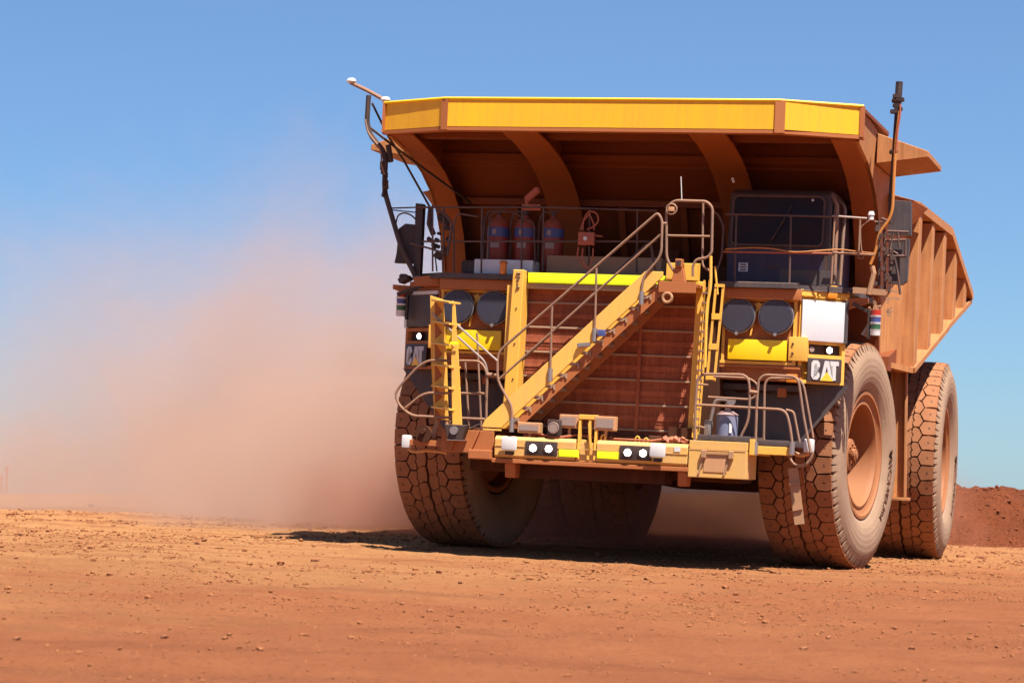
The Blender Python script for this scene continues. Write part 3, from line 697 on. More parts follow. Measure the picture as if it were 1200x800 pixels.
# blue-grey filter canister and pump beside it
p = at(852, 500, -3.3); b = MB(); b.cyl((p.x, p.y, 2.2), (p.x, p.y, p.z+.20), .18, 24); b.cyl((p.x, p.y, p.z+.20), (p.x, p.y, p.z+.26), .19, 24, .1); o = b.build('grease_canister', m_cyl, truck)
b = MB(); b.obox((p.x+.09, p.y-.17, p.z-.02), (.05, .02, .16), (0, 0, .45)); b.build('canister_label', m_offw, o)
b = MB(); b.cyl((p.x, p.y, p.z+.26), (p.x, p.y, p.z+.40), .05, 10); b.cyl((p.x+.07, p.y-.05, p.z+.42), (p.x+.07, p.y-.12, p.z+.42), .07, 12); b.tube([(p.x-.3, p.y, 2.25), (p.x-.28, p.y, p.z+.1), (p.x-.22, p.y, p.z+.45), (p.x, p.y, p.z+.45)], .03, 8, fillet=.1); b.box(p.x-.38, p.x-.26, p.y-.05, p.y+.1, 2.2, p.z+.1, .02); b.build('grease_pump', m_steel, truck)
# side lights on arms
for (px, py), (qx, qy) in (((948, 522), (905, 531)), ((477, 517), (522, 530))):
    s = 1 if px > 600 else -1; Y = -3.9
    p = at(px, py, Y); q = at(qx, qy, Y); b = MB(); b.box(p.x-.085, p.x+.085, Y-.05, Y+.06, p.z-.11, p.z+.11, .03); b.build('side_work_light', m_offw, truck)
    b = MB(); b.tube([(p.x, Y+.06, p.z-.12), (p.x-s*.12, Y+.08, p.z-.17), ((p.x+q.x)/2, Y+.1, q.z+.03), (q.x, Y+.1, q.z)], .035, 8, fillet=.08); b.build('light_arm', m_lampw, truck)

# hanging access steps on the image-right side
p = at(929, 548, -3.7); q = at(937, 614, -3.7)
b = MB(); b.beam(p, q, .16, .03, up=(0, 1, 0)); b.beam(p+(q-p)*.3+Vector((-.08, -.03, 0)), p+(q-p)*.3+Vector((.08, -.03, .04)), .04, .04); b.beam(p+(q-p)*.75+Vector((-.08, -.03, 0)), p+(q-p)*.75+Vector((.08, -.03, .04)), .04, .04)
b.build('hanging_step_strap', m_tan, truck, 0)
b = MB(); lst = [at(x, y, -3.7) for x, y in ((905, 529), (922, 530), (930, 545), (942, 547), (952, 536), (953, 515))]; b.tube(lst, .025, 8, fillet=.1)
b.build('step_bracket', m_rail, truck)

# ------------------------------------------------------------------ diagonal stairs across the grille
st = MB()
a0 = Vector((-1.62, 0, 2.25)); a1 = Vector((.98, 0, 4.80)); dirv = (a1-a0).normalized(); up = Vector((-dirv.z, 0, dirv.x))
def stringer(y0, y1):
    b = MB()
    P = [(-1.92, 2.16), (-1.88, 2.27), (.76, 4.84), (1.06, 4.84), (1.06, 4.76), (-1.58, 2.16)]
    b.prism(P, 'y', y0, y1, .006); b.box(-1.9, -1.58, y0-.001, y1+.001, 2.11, 2.14)
    return b
stairs = stringer(-4.12, -4.08).build('boarding_stairs', m_stair, truck, 0)
stringer(-3.26, -3.22).build('stringer', m_yel, stairs, 0)
b = MB(); b.prism([(-1.50, 2.16), (1.06, 4.72), (1.10, 4.52), (-1.30, 2.16)], 'y', -4.06, -4.03); b.prism([(-1.50, 2.16), (1.06, 4.72), (1.10, 4.52), (-1.30, 2.16)], 'y', -3.31, -3.28); b.build('stair_underframe', m_rust, stairs, 0)
n = 13
for k in range(n):
    t = (k+.6)/n; x = -1.56+t*2.55; z = 2.20+t*2.5
    b = MB(); b.box(x-.10, x+.16, -4.08, -3.26, z-.018, z+.012); b.box(x-.10, x-.085, -4.08, -3.26, z-.018, z+.045); b.box(x+.145, x+.16, -4.08, -3.26, z-.07, z+.012)
    b.build('step', m_bar, stairs, 0)
    b = MB(); b.box(x+.13, x+.155, -4.085, -4.062, z-.05, z+.03); b.box(x+.03, x+.10, -4.085, -4.062, z-.04, z-.022); b.build('step_bracket', m_bar, stairs, 0)
def rail(name, pts, r=.026, m=m_rail, parent=truck, fil=.14):
    r = r*.86; b = MB(); b.tube([tuple(v) for v in pts], r, 8, fillet=fil); return b.build(name, m, parent)
Y = -4.14
rail('handrail', [at(600, 494, Y), at(600, 476, Y), at(583, 446, Y), at(583, 413, Y), at(771, 249, Y), at(776, 258, Y), at(775, 300, Y), at(754, 324, Y), at(752, 342, Y)], parent=stairs)
rail('handrail', [at(583, 446, Y), at(774, 275, Y)], parent=stairs, r=.022)
rail('handrail_post', [at(645, 438, Y), at(647, 357, Y)], parent=stairs, r=.022); rail('handrail_post', [at(697, 390, Y), at(699, 314, Y)], parent=stairs, r=.022)
Y2 = -3.24
rail('handrail', [(-1.62, Y2, 2.4), (-1.66, Y2, 3.2), (.62, Y2, 5.42), (.75, Y2, 4.8)], parent=stairs, m=m_rdark)
for px, py in ((600, 494), (645, 435), (697, 388), (752, 345)):
    p = at(px, py, Y-.0); b = MB(); b.cyl((p.x, Y, p.z-.17), (p.x, Y, p.z+.05), .042, 12); b.build('post_socket', m_steel, stairs)
p = at(705, 389, Y-.03); b = MB(); b.box(p.x-.07, p.x+.07, Y-.06, Y, p.z-.07, p.z+.04, .01); b.build('blue_reflector', m_blue, stairs)
p = at(684, 404, Y-.03); b = MB(); b.obox((p.x, Y-.03, p.z), (.22, .06, .07), (0, -.1, 0), .01); b.build('stair_lamp', m_steel, stairs)
# landing at the top
ld = MB(); ld.box(1.0, 1.62, -4.12, -3.2, 4.60, 4.66, .008); ld.box(1.0, 1.62, -4.13, -4.085, 4.50, 4.68, .006); ld.beam((1.0, -4.1, 4.64), (1.0, -3.2, 4.64), .05, .12)
ldo = ld.build('stair_landing', m_rust, truck, 0)
b = MB(); b.tube([(1.16+.075*math.cos(t), -4.16, 4.41+.075*math.sin(t)) for t in [k*PI/10 for k in range(21)]], .026, 8); b.build('tie_ring', m_tan, ldo)
Y = -4.05
rail('landing_rail', [at(790, 318, Y), at(781, 303, Y), at(781, 244, Y), at(790, 235, Y), at(828, 236, Y), at(835, 243, Y), at(834, 296, Y), at(829, 302, Y), at(816, 304, Y), at(812, 311, Y), at(812, 324, Y)], r=.028, parent=ldo, fil=.1)
rail('landing_rail', [at(782, 276, Y), at(832, 277, Y)], r=.022, parent=ldo); rail('landing_rail', [at(824, 237, Y+.1), at(823, 312, Y+.1), at(833, 318, Y+.1)], r=.022, parent=ldo)
rail('landing_rail', [at(776, 262, Y), at(782, 262, Y)], r=.035, parent=ldo)
rail('landing_rail', [at(833, 300, Y), at(833, 335, Y), at(828, 360, Y), at(826, 430, Y)], r=.03, m=m_yel, parent=ldo)
p = at(787, 245, Y-.05); b = MB(); b.tube([(p.x+.085*math.cos(t), p.y, p.z+.085*math.sin(t)) for t in [k*PI/10 for k in range(21)]], .016, 8); b.build('round_lamp_ring', m_rail, ldo)
b = MB(); b.box(p.x-.05, p.x+.05, p.y-.03, p.y+.02, p.z-.04, p.z+.035, .01); b.build('round_lamp', m_lampw, ldo)
rail('whip_antenna', [at(799, 236, Y), at(798, 207, Y)], r=.009, m=m_offw, fil=0, parent=ldo)
p = at(796, 312, Y); b = MB(); b.prism([(p.x-.12, 4.68), (p.x-.07, 4.92), (p.x+.07, 4.92), (p.x+.12, 4.68)], 'y', Y-.03, Y+.1, .01); b.box(p.x-.06, p.x+.06, Y-.06, Y+.08, 4.92, 5.06, .015); o = b.build('camera_pedestal', m_rust, truck, 0)
b = MB(); b.box(p.x-.04, p.x+.04, Y-.075, Y-.061, 4.95, 5.03); b.build('camera_lens', m_black, o)

# ------------------------------------------------------------------ guard rails of the two side platforms
def prail(pts, Y=-4.0, r=.026, m=m_rail, fil=.15, name='platform_rail', parent=truck):
    return rail(name, [at(x, y, Y) for x, y in pts], r, m, parent, fil)
prail([(814, 527), (815, 470), (818, 438), (877, 439), (879, 462), (877, 494), (867, 513), (867, 528)])
prail([(816, 474), (921, 480), (926, 500), (929, 524)]); prail([(818, 450), (830, 451)], r=.02); prail([(816, 499), (826, 501)], r=.02)
prail([(885, 530), (887, 468), (889, 445), (896, 439), (931, 441), (936, 447), (942, 490), (950, 530)])
prail([(895, 517), (896, 450), (901, 443), (936, 443), (942, 452), (953, 513)], Y=-3.6, r=.024)
prail([(921, 480), (930, 482), (937, 518)], Y=-3.6, r=.024); prail([(836, 441), (878, 443), (888, 450), (888, 462), (880, 468), (830, 465)], Y=-3.6, r=.022)
for px, py in ((814, 522), (867, 522), (885, 524), (928, 524)):
    p = at(px, py, -4.04); b = MB(); b.cyl((p.x, p.y, p.z-.12), (p.x, p.y, p.z+.09), .048, 12); b.build('post_socket', m_steel, truck)
prail([(879, 459), (888, 460)], r=.04); 
prail([(570, 514), (570, 470), (571, 436), (563, 423), (502, 422), (489, 430), (467, 454), (463, 463), (468, 475), (482, 487), (569, 491)])
prail([(475, 478), (497, 460), (568, 461)]); prail([(530, 423), (529, 505)]); prail([(545, 423), (550, 502)], Y=-3.7, r=.022); prail([(559, 390), (564, 500)], Y=-3.6, r=.022); prail([(575, 515), (570, 500)], r=.02)
prail([(530, 503), (550, 503), (562, 497)], m=m_black, r=.022); prail([(571, 439), (584, 440)], r=.045, fil=0)
for px, py in ((570, 513), (527, 512)):
    p = at(px, py, -4.04); b = MB(); b.cyl((p.x, p.y, p.z-.08), (p.x, p.y, p.z+.06), .04, 12); b.build('post_socket', m_steel, truck)

# folded access ladder on the image-left side
Y = -3.75
def quadpx(pts, Y, th=.04):
    b = MB(); b.prism([(at(x, y, Y).x, at(x, y, Y).z) for x, y in pts], 'y', Y, Y+th, .004); return b
fl = quadpx([(504, 346), (519, 351), (523, 420), (525, 492), (509, 492), (505, 420)], Y).build('folding_ladder', m_yel, truck, 0)
quadpx([(530, 352), (533, 357), (537, 420), (541, 498), (530, 498), (529, 420)], Y-.5).build('ladder_stringer', m_yel, fl, 0)
for k, (py) in enumerate((352, 377, 402, 427, 452, 477)):
    a = at(512, py, Y); c = at(533, py+3, Y-.5); b = MB()
    b.beam((a.x, Y, a.z), (c.x, Y-.5, c.z), .22, .03, up=(0, 0, 1)); b.build('ladder_tread', m_yel, fl, 0)
    b = MB(); a = at(509, py+9, Y-.02); w = .1
    b.prism([(a.x, a.z+.12), (a.x+.14, a.z-.05), (a.x+.02, a.z-.16)], 'y', Y-.016, Y-.004); b.build('tread_gusset', m_rust, fl, 0)
rail('ladder_handrail', [at(506, 367, Y-.1), at(569, 424, Y-.1), at(572, 440, Y-.1)], r=.022, m=m_steel, parent=fl); rail('ladder_handrail', [at(536, 381, Y-.5), at(583, 423, Y-.5)], r=.022, m=m_steel, parent=fl)
b = MB(); a = at(513, 492, Y); b.tube([(a.x, Y, a.z), (a.x-.03, Y-.05, a.z-.25), (a.x-.08, Y-.1, a.z-.38)], .04, 8); b.tube([(a.x+.18, Y, a.z), (a.x+.2, Y-.05, a.z-.35)], .04, 8); b.build('ladder_foot', m_lampw, fl)
a = at(532, 397, Y-.55); b = MB(); b.box(a.x-.06, a.x+.08, Y-.56, Y-.55, a.z-.09, a.z-.05); b.build('ladder_tag', m_neon, fl)

# ------------------------------------------------------------------ deck guard rails
def drail(pts, Y=-3.05, r=.02, m=m_rdark, fil=.08, name='deck_rail'): return prail(pts, Y, r, m, fil, name)
drail([(487, 243), (560, 243), (640, 243), (770, 247)]); drail([(495, 283), (770, 283)])
for x, y0, y1 in ((520, 243, 318), (565, 244, 320), (612, 246, 322), (637, 243, 318), (691, 244, 318), (747, 245, 320)): drail([(x, y0), (x-1, y1)])
drail([(507, 240), (507, 318)]); drail([(532, 318), (532, 262), (536, 250), (560, 254)]); drail([(524, 300), (530, 262), (521, 250), (512, 246)], r=.03); drail([(480, 285), (500, 290), (522, 297)], r=.02); drail([(572, 318), (574, 252), (582, 248), (600, 248), (607, 252), (626, 262), (627, 310)], r=.018, Y=-2.8)
drail([(850, 251), (975, 254)]); drail([(848, 295), (975, 297)], m=m_hose); drail([(975, 253), (1016, 256)], m=m_steel, r=.022, Y=-2.62); drail([(975, 296), (1025, 299)], m=m_rail, r=.022, Y=-2.62)
for x in (862, 926): drail([(x+1, 252), (x-1, 333)], m=m_rdark)
drail([(978, 256), (974, 333)], m=m_rail, Y=-2.72); drail([(1008, 257), (1006, 300)], m=m_rail, Y=-2.62); drail([(1022, 256), (1008, 266), (1009, 290), (1012, 303), (1006, 303), (1004, 296)], r=.012, m=m_rail, Y=-2.6)
drail([(839, 320), (846, 300), (848, 265), (842, 252), (836, 248)], r=.022, m=m_rdark)
p1 = [(850, 292), (880, 290), (905, 291), (930, 296), (955, 294), (985, 292), (1005, 295), (1025, 297)]
rail('rail_cable', [at(x, y, -3.08 if x < 960 else -2.66) for x, y in p1], r=.014, m=m_orange, fil=.15)
prail([(838, 312), (839, 325), (841, 345)], Y=-3.3, r=.02, m=m_yel, name='grab_handle')

# ------------------------------------------------------------------ cab
cb = MB()
cb.prism([(-2.42, 4.78), (-2.42, 5.42), (-2.30, 6.36), (-2.1, 6.44), (.1, 6.44), (.1, 4.78)], 'x', 1.78, 3.50, .02)
cab = cb.build('cab', m_black, truck, 0)
b = MB(); b.prism([(-2.435, 4.80), (-2.435, 5.40), (-2.425, 5.40), (-2.425, 4.80)], 'x', 1.80, 3.42); b.build('cab_front_panel', m_navy, cab, 0)
b = MB()
def slant(z): return -2.42+(z-5.42)*.1277-.022
q = [(1.86, 5.5), (3.38, 5.5), (3.38, 6.28), (1.86, 6.28)]
A = [b.b.verts.new((x, slant(z), z)) for x, z in q]; B = [b.b.verts.new((x, slant(z)+.015, z)) for x, z in q]
b.b.faces.new(A); b.b.faces.new(B[::-1])
for k in range(4): b.b.faces.new((A[k], B[k], B[(k+1)%4], A[(k+1)%4]))
b.build('windscreen', m_glass, cab, 0)
b = MB(); b.tube([(x, slant(z)-.012, z) for x, z in ((1.9, 5.46), (1.84, 5.52), (1.84, 6.24), (1.9, 6.31), (3.34, 6.31), (3.40, 6.24), (3.40, 5.52), (3.34, 5.46), (1.9, 5.46))], .022, 6, fillet=.05); b.build('windscreen_seal', m_rdark, cab)
b = MB(); b.tube([(2.5, slant(5.5)-.03, 5.5), (2.75, slant(5.9)-.03, 5.92)], .012, 6); b.tube([(2.55, slant(5.6)-.035, 5.55), (2.85, slant(6.1)-.035, 6.15)], .01, 6); b.build('wiper', m_black, cab)
b = MB(); b.box(3.505, 3.52, -2.1, -1.0, 5.5, 6.28); b.build('side_window', m_glass, cab, 0)
b = MB(); b.box(3.505, 3.535, -.95, -.1, 4.82, 6.3, .01); o = b.build('cab_door', m_navy, cab, 0)
b = MB(); b.tube([(3.6, -2.25, 4.85), (3.6, -2.25, 6.2), (3.5, -2.2, 6.32)], .035, 8, fillet=.1); b.tube([(3.66, -2.0, 4.85), (3.68, -1.9, 6.2), (3.55, -1.8, 6.3)], .03, 8, fillet=.1); b.build('cab_pillar_tube', m_rail, cab)
a = at(871, 313, -2.44); b = MB(); b.box(a.x-.08, a.x+.08, -2.45, -2.437, a.z-.075, a.z+.075); o = b.build('cab_sticker', m_offw, cab, 0)
b = MB()
for dz, w in ((.045, .05), (0.0, .055), (-.045, .05)): b.box(a.x-w, a.x+w, -2.4525, -2.4505, a.z+dz-.012, a.z+dz+.010)
b.build('sticker_print', m_letter, o, 0)
for px, py in ((860, 213), (859, 210), (953, 235)):
    a = at(px, py, -2.3); b = MB(); b.cyl((a.x, a.y, a.z), (a.x, a.y-.05, a.z), .022, 10); b.build('cab_marker_lamp', m_offw, cab)
b = MB(); a = at(905, 313, -2.44); b.box(a.x-.09, a.x+.09, -2.452, -2.437, a.z-.015, a.z+.015); b.build('cab_badge_slot', m_black, cab, 0)
b = MB(); b.obox((3.15, -2.45, 4.93), (.9, .02, .26), (0, 0, 0)); b.build('cab_kick_plate', m_char, cab, 0)

# ------------------------------------------------------------------ things bolted to the deck
for px in (584, 615, 648):
    a = at(px, 275, -2.3); zb = 4.85
    b = MB(); b.lathe([(0, .0), (0, .17), (.03, .19), (.85, .19), (.96, .14), (1.0, .06), (1.04, .05), (1.04, 0)], 24)
    b.b.transform(Matrix.Translation((a.x, a.y, zb)) @ Matrix.Rotation(-PI/2, 4, 'Y'))
    o = b.build('fire_extinguisher', m_red, truck)
    b = MB(); b.cyl((a.x, a.y, zb+.66), (a.x, a.y, zb+.82), .194, 24); b.build('extinguisher_band', m_blue, o)
    b = MB()
    b.obox((a.x, a.y-.196, zb+.52), (.16, .006, .12)); b.obox((a.x-.02, a.y-.199, zb+.74), (.07, .006, .09)); b.build('extinguisher_label', m_glassl, o, 0)
    b = MB(); b.cyl((a.x, a.y, zb+1.03), (a.x, a.y, zb+1.12), .035, 10); b.beam((a.x-.08, a.y, zb+1.12), (a.x+.1, a.y, zb+1.14), .03, .03); b.tube([(a.x, a.y, zb+1.1), (a.x-.2, a.y, zb+1.12), (a.x-.26, a.y, zb+.95), (a.x-.25, a.y, zb+.2)], .022, 8, fillet=.1); b.build('extinguisher_valve', m_rdark, o)
a = at(555, 303, -3.0); c = at(623, 320, -3.0)
b = MB(); b.box(a.x, c.x, -2.95, -2.5, 4.81, a.z, .015); b.build('white_equipment_case', m_offw, truck)
a = at(590, 310, -3.2); b = MB(); b.cyl((a.x, a.y, 4.80), (a.x, a.y, 4.98), .06, 14); b.cyl((a.x, a.y, 4.98), (a.x, a.y, 5.03), .085, 14, .05); b.build('deck_beacon', m_amber, truck)
a = at(641, 299, -2.6); c = at(775, 315, -2.6)
b = MB(); b.box(a.x, c.x, -2.6, -1.9, 4.74, a.z, .015); b.build('tan_locker', m_tan, truck)
b = MB(); b.obox((at(568, 314, -2.6)), (.7, .5, .22), (0, 0, 0), .02); b.build('black_equipment_tray', m_black, truck)
# red junction box with coiled hoses on the front rail
a = at(688, 280, -3.12); b = MB(); b.box(a.x-.14, a.x+.14, a.y-.08, a.y+.02, a.z-.11, a.z+.11, .012); o = b.build('junction_box', m_hose, truck)
b = MB(); b.cyl((a.x-.01, a.y-.08, a.z), (a.x-.01, a.y-.10, a.z), .035, 10); b.build('junction_box_lock', m_offw, o)
b = MB(); Y = a.y-.02
for pts in ([(683, 270), (684, 256), (690, 247), (699, 249), (702, 258), (697, 265), (688, 269)], [(680, 270), (684, 258), (692, 250)], [(696, 270), (696, 262), (690, 250)], [(678, 289), (676, 302), (684, 312)], [(683, 291), (682, 303), (688, 315)], [(695, 291), (695, 300), (690, 314)], [(684, 312), (700, 322), (713, 337), (752, 336)], [(697, 276), (706, 277)]):
    b.tube([at(x, y, Y) for x, y in pts], .014, 6, fillet=.08)
b.build('coiled_hose', m_hose, o)
a = at(624, 228, -3.0); b = MB(); b.obox(a, (.30, .12, .11), (0, -.75, 0), .02); b.tube([a+Vector((-.1, 0, -.08)), at(618, 243, -3.0)], .03, 8); b.box(at(612, 243, -3).x, at(634, 243, -3).x, -3.04, -2.96, 5.92, 6.02, .01); b.build('rail_flood_lamp', m_hose, truck)

# ------------------------------------------------------------------ mirrors, masts and aerials
Y = -2.6
def pole(pts, r, m, Y, name, fil=.3, parent=truck): return prail(pts, Y, r, m, fil, name, parent)
lp = pole([(486, 322), (470, 290), (457, 246), (450, 222), (452, 190), (450, 178), (434, 158), (430, 144), (432, 112)], .055, m_black, -2.95, 'aerial_mast')
pole([(411, 97), (430, 106), (452, 118)], .04, m_rail, -2.95, 'aerial_crossarm', 0, lp)
pole([(451, 205), (447, 195), (447, 175), (431, 156), (428, 140)], .02, m_rail, -3.02, 'aerial_cable', .2, lp)
pole([(455, 170), (458, 190)], .06, m_black, -2.95, 'cable_junction', 0, lp)
for px, py in ((412, 94), (452, 116)):
    a = at(px, py, -2.95); b = MB(); b.cyl((a.x, a.y, a.z-.02), (a.x, a.y, a.z+.03), .09, 18, .06); b.cyl((a.x, a.y, a.z-.06), (a.x, a.y, a.z-.02), .05, 12, .09); b.build('positioning_antenna', m_offw, lp)
b = MB(); b.tube([at(436, 121, -2.95), at(455, 160, -2.6), at(472, 186, -2.3), at(505, 245, -2.0)], .022, 6); b.tube([at(434, 150, -2.95), at(470, 178, -2.6), at(552, 238, -1.0)], .022, 6); b.build('mast_stay', m_black, lp)
b = MB()
for k in range(9):
    a = at(450+random.uniform(-2, 3), 192+k*4.5, -2.98); b.obox(a, (.08, .08, .09), (random.random(), 0, random.random()), .01)
b.build('mast_clamp', m_black, lp)
mm = quadpx([(487, 238), (496, 239), (492, 322), (484, 322)], -2.9, .15).build('mirror_post', m_black, truck, 0)
quadpx([(467, 268), (475, 262), (486, 263), (486, 309), (462, 308), (465, 296)], -2.85, .12).build('mirror_head', m_black, mm, 0)
pole([(459, 244), (488, 243)], .015, m_black, -2.9, 'mirror_bar', 0, mm); pole([(459, 246), (488, 249)], .012, m_black, -2.9, 'mirror_bar', 0, mm); pole([(464, 262), (466, 252), (474, 249), (482, 252), (487, 257)], .016, m_black, -2.9, 'mirror_loop', .1, mm)
b = MB()
for k in range(16):
    a = at(random.uniform(500, 528), random.uniform(246, 305), -2.9); b.obox(a, (random.uniform(.05, .16), .08, random.uniform(.05, .14)), (0, random.random(), 0), .01)
b.tube([at(505, 242, -2.9), at(503, 262, -2.9), at(508, 275, -2.9)], .05, 8); b.tube([at(512, 318, -2.9), at(510, 300, -2.9), at(518, 293, -2.9)], .015, 6)
b.build('camera_cluster', m_black, truck)
b = MB(); b.beam(at(480, 325, -2.9), at(470, 330, -2.9), .3, .08); b.obox(at(473, 325, -2.9), (.14, .12, .12), bev=.02); b.beam(at(495, 335, -2.9), at(466, 345, -2.9), .08, .05)
b.build('flank_bracket', m_black, truck, 0)
b = MB(); b.prism([(at(x, y, -2.9).x, at(x, y, -2.9).z) for x, y in ((486, 325), (521, 321), (521, 333), (486, 336))], 'y', -2.96, -2.86, .006); b.build('marker_bracket', m_rust, truck, 0)

# image-right mirror bank
b = quadpx([(1042, 234), (1068, 236), (1068, 276), (1041, 274)], -2.3, .10); mr = b.build('mirror_panel', m_char, truck, 0)
quadpx([(1042, 280), (1066, 280), (1063, 330), (1057, 334), (1041, 332)], -2.3, .10).build('mirror_panel_lower', m_char, mr, 0)
b = MB()
for pts in ([(1040, 271), (1065, 272)], [(1035, 300), (1062, 300)], [(1061, 282), (1061, 300)], [(1037, 282), (1062, 281)], [(1047, 274), (1043, 292), (1052, 298)], [(1052, 272), (1054, 290)], [(1030, 258), (1030, 335)], [(1033, 256), (1041, 259)], [(1025, 260), (1036, 260), (1037, 340)], [(1048, 300), (1052, 320), (1055, 345)]):
    b.tube([at(x, y, -2.42) for x, y in pts], .022, 8)
for k in range(22):
    a = at(random.uniform(1026, 1046), random.uniform(262, 345), -2.5); b.obox(a, (random.uniform(.03, .07), .08, random.uniform(.05, .14)), (0, random.random()*.4, 0), .01)
b.build('mirror_arm', m_rdark, mr)
a = at(1021, 252, -2.9); b = MB(); b.cyl(a, a+Vector((0, 0, .06)), .06, 14, .04); b.cyl(a-Vector((0, 0, .08)), a, .045, 12); b.build('positioning_antenna', m_offw, truck)
mst = pole([(1044, 262), (1044, 232), (1048, 180), (1052, 122)], .05, m_black, -2.4, 'radio_mast', 0)
pole([(1052, 124), (1054, 96)], .07, m_black, -2.4, 'radio_antenna', 0, mst)
b = MB()
for x, y in ((1051, 113), (1050, 118), (1055, 117), (1051, 124), (1048, 131), (1053, 128), (1047, 178)):
    b.obox(at(x, y, -2.42), (.13, .12, .07), (random.random()*.4, 0, 0), .01)
b.build('mast_clamp', m_black, mst)
pole([(1054, 130), (1053, 140), (1050, 165), (1048, 200), (1046, 245), (1042, 258), (1030, 273), (1026, 295), (1020, 310)], .03, m_orange, -2.48, 'mast_cable', .2, mst)
pole([(1055, 122), (1055, 136), (1052, 150), (1050, 178)], .018, m_hose, -2.5, 'mast_cable', .2, mst)
b = MB()
for k in range(18):
    a = at(random.uniform(1018, 1046), random.uniform(338, 368), -2.5); b.beam(a, a+Vector((random.uniform(-.14, .14), 0, random.uniform(-.12, .12))), .035, .035)
b.beam(at(1000, 340, -2.5), at(1038, 343, -2.5), .1, .1); b.tube([at(1018, 345, -2.55), at(1024, 320, -2.55), at(1022, 312, -2.55)], .045, 8)
b.build('flank_bracket', m_tan, truck, 0)
b = MB(); b.tube([at(1012, 393, -2.4), at(1020, 380, -2.4), at(1030, 370, -2.4)], .05, 8); b.build('camera_arm', m_glassl, truck)

# ------------------------------------------------------------------ terrain
nrm = (RA @ M) @ Vector((0, 0, 1)); T0 = TRUCK_M.translation
def fbm(x, y, o=4, s=1.0):
    return noise.fractal(Vector((x*s, y*s, 3.7)), 1.0, 2.0, o)
def ground_z(x, y, fine=True):
    p = -(nrm.x*(x-T0.x)+nrm.y*(y-T0.y))/nrm.z
    z = .7*math.tanh(p/.7)
    d = math.hypot(x-T0.x-1.0, (y-T0.y-3)*.75)
    w = min(1, max(0, (d-6)/8))
    far = min(1, max(0, (y-90)/80)); z = z*(1-far) - far*.9
    if fine:
        z += fbm(x*.25, y, 3, .75)*.045*w*(1 if y < 60 else .3)
        z += fbm(x, y, 3, .12)*.10*w + fbm(x+9, y, 4, .9)*.030*(.35+.65*w)
        if abs(x) < 45 and y < 90: z += fbm(x, y+5, 3, 3.2)*.026
    return z
def axis(lo, hi, step, ends):
    v = []; t = lo
    while t <= hi: v.append(t); t += step
    s = step; t = hi
    while t < ends[1]: s *= 1.22; t += s; v.append(t)
    s = step; t = lo
    while t > ends[0]: s *= 1.22; t -= s; v.insert(0, t)
    return v
xs = axis(-17, 22, .13, (-3000, 3000)); ys = axis(9, 66, .13, (-2000, 6000))
verts = [(x, y, ground_z(x, y)) for y in ys for x in xs]; nx = len(xs)
faces = [(j*nx+i, j*nx+i+1, (j+1)*nx+i+1, (j+1)*nx+i) for j in range(len(ys)-1) for i in range(nx-1)]
def ground_mat(name, bank=False):
    m, nt, out = nodes(name); p = N(nt, 'ShaderNodeBsdfPrincipled')
    tc = N(nt, 'ShaderNodeTexCoord'); V = tc.outputs['Object']
    def nz(s, d=6, r=.6, vec=V):
        n = N(nt, 'ShaderNodeTexNoise'); n.inputs['Scale'].default_value = s; n.inputs['Detail'].default_value = d; n.inputs['Roughness'].default_value = r; nt.links.new(vec, n.inputs['Vector']); return n.outputs[0]
    big = nz(.11, 5); mid = nz(.9, 7); fine = nz(14, 5)
    mp = N(nt, 'ShaderNodeMapping'); mp.inputs['Scale'].default_value = (.09, 1.1, 1); mp.inputs['Rotation'].default_value = (0, 0, .05); nt.links.new(V, mp.inputs['Vector'])
    band = nz(1.0, 6, .6, mp.outputs[0])
    if bank: c = mix(nt, mid, (0.20, 0.050, 0.020), (0.34, 0.098, 0.038)); c = mix(nt, ramp(nt, fine, [(.45, 0.), (.75, 1.)]).outputs[0], c, (0.12, 0.028, 0.012))
    else:
        sx = N(nt, 'ShaderNodeSeparateXYZ'); nt.links.new(V, sx.inputs[0])
        red = mix(nt, mid, (0.27, 0.086, 0.033), (0.41, 0.148, 0.062)); pale = mix(nt, mid, (0.39, 0.172, 0.065), (0.50, 0.245, 0.100))
        # pale crushed haul-road surface to the left and beyond, redder soil nearer and to the right
        zone = math_(nt, 'ADD', math_(nt, 'MULTIPLY', sx.outputs[1], .045), math_(nt, 'MULTIPLY', sx.outputs[0], -.055))
        zone = math_(nt, 'ADD', zone, math_(nt, 'MULTIPLY', math_(nt, 'SUBTRACT', band, .5), 2.6))
        zone = math_(nt, 'ADD', zone, math_(nt, 'MULTIPLY', math_(nt, 'SUBTRACT', big, .5), 1.6))
        zr = N(nt, 'ShaderNodeMapRange'); zr.interpolation_type = 'SMOOTHSTEP'; zr.inputs['From Min'].default_value = .95; zr.inputs['From Max'].default_value = 2.1; nt.links.new(zone, zr.inputs[0])
        c = mix(nt, zr.outputs[0], red, pale)
        c = mix(nt, ramp(nt, band, [(.47, 0.), (.66, .75)]).outputs[0], c, (0.24, 0.072, 0.03))
        c = mix(nt, ramp(nt, fine, [(.54, 0.), (.72, .6)]).outputs[0], c, (0.17, 0.052, 0.024))
    nt.links.new(c, p.inputs['Base Color']); p.inputs['Roughness'].default_value = .95; p.inputs['Specular IOR Level'].default_value = .1
    h = math_(nt, 'ADD', math_(nt, 'MULTIPLY', nz(5, 8, .75), .8), math_(nt, 'MULTIPLY', nz(22, 8, .8), .8))
    bp = N(nt, 'ShaderNodeBump'); bp.inputs['Strength'].default_value = .8; bp.inputs['Distance'].default_value = .12 if not bank else .4
    nt.links.new(h, bp.inputs['Height']); nt.links.new(bp.outputs[0], p.inputs['Normal']); nt.links.new(p.outputs[0], out.inputs[0]); return m
m_ground = ground_mat('red_haul_road_dirt'); m_bank = ground_mat('red_bank_soil', True)
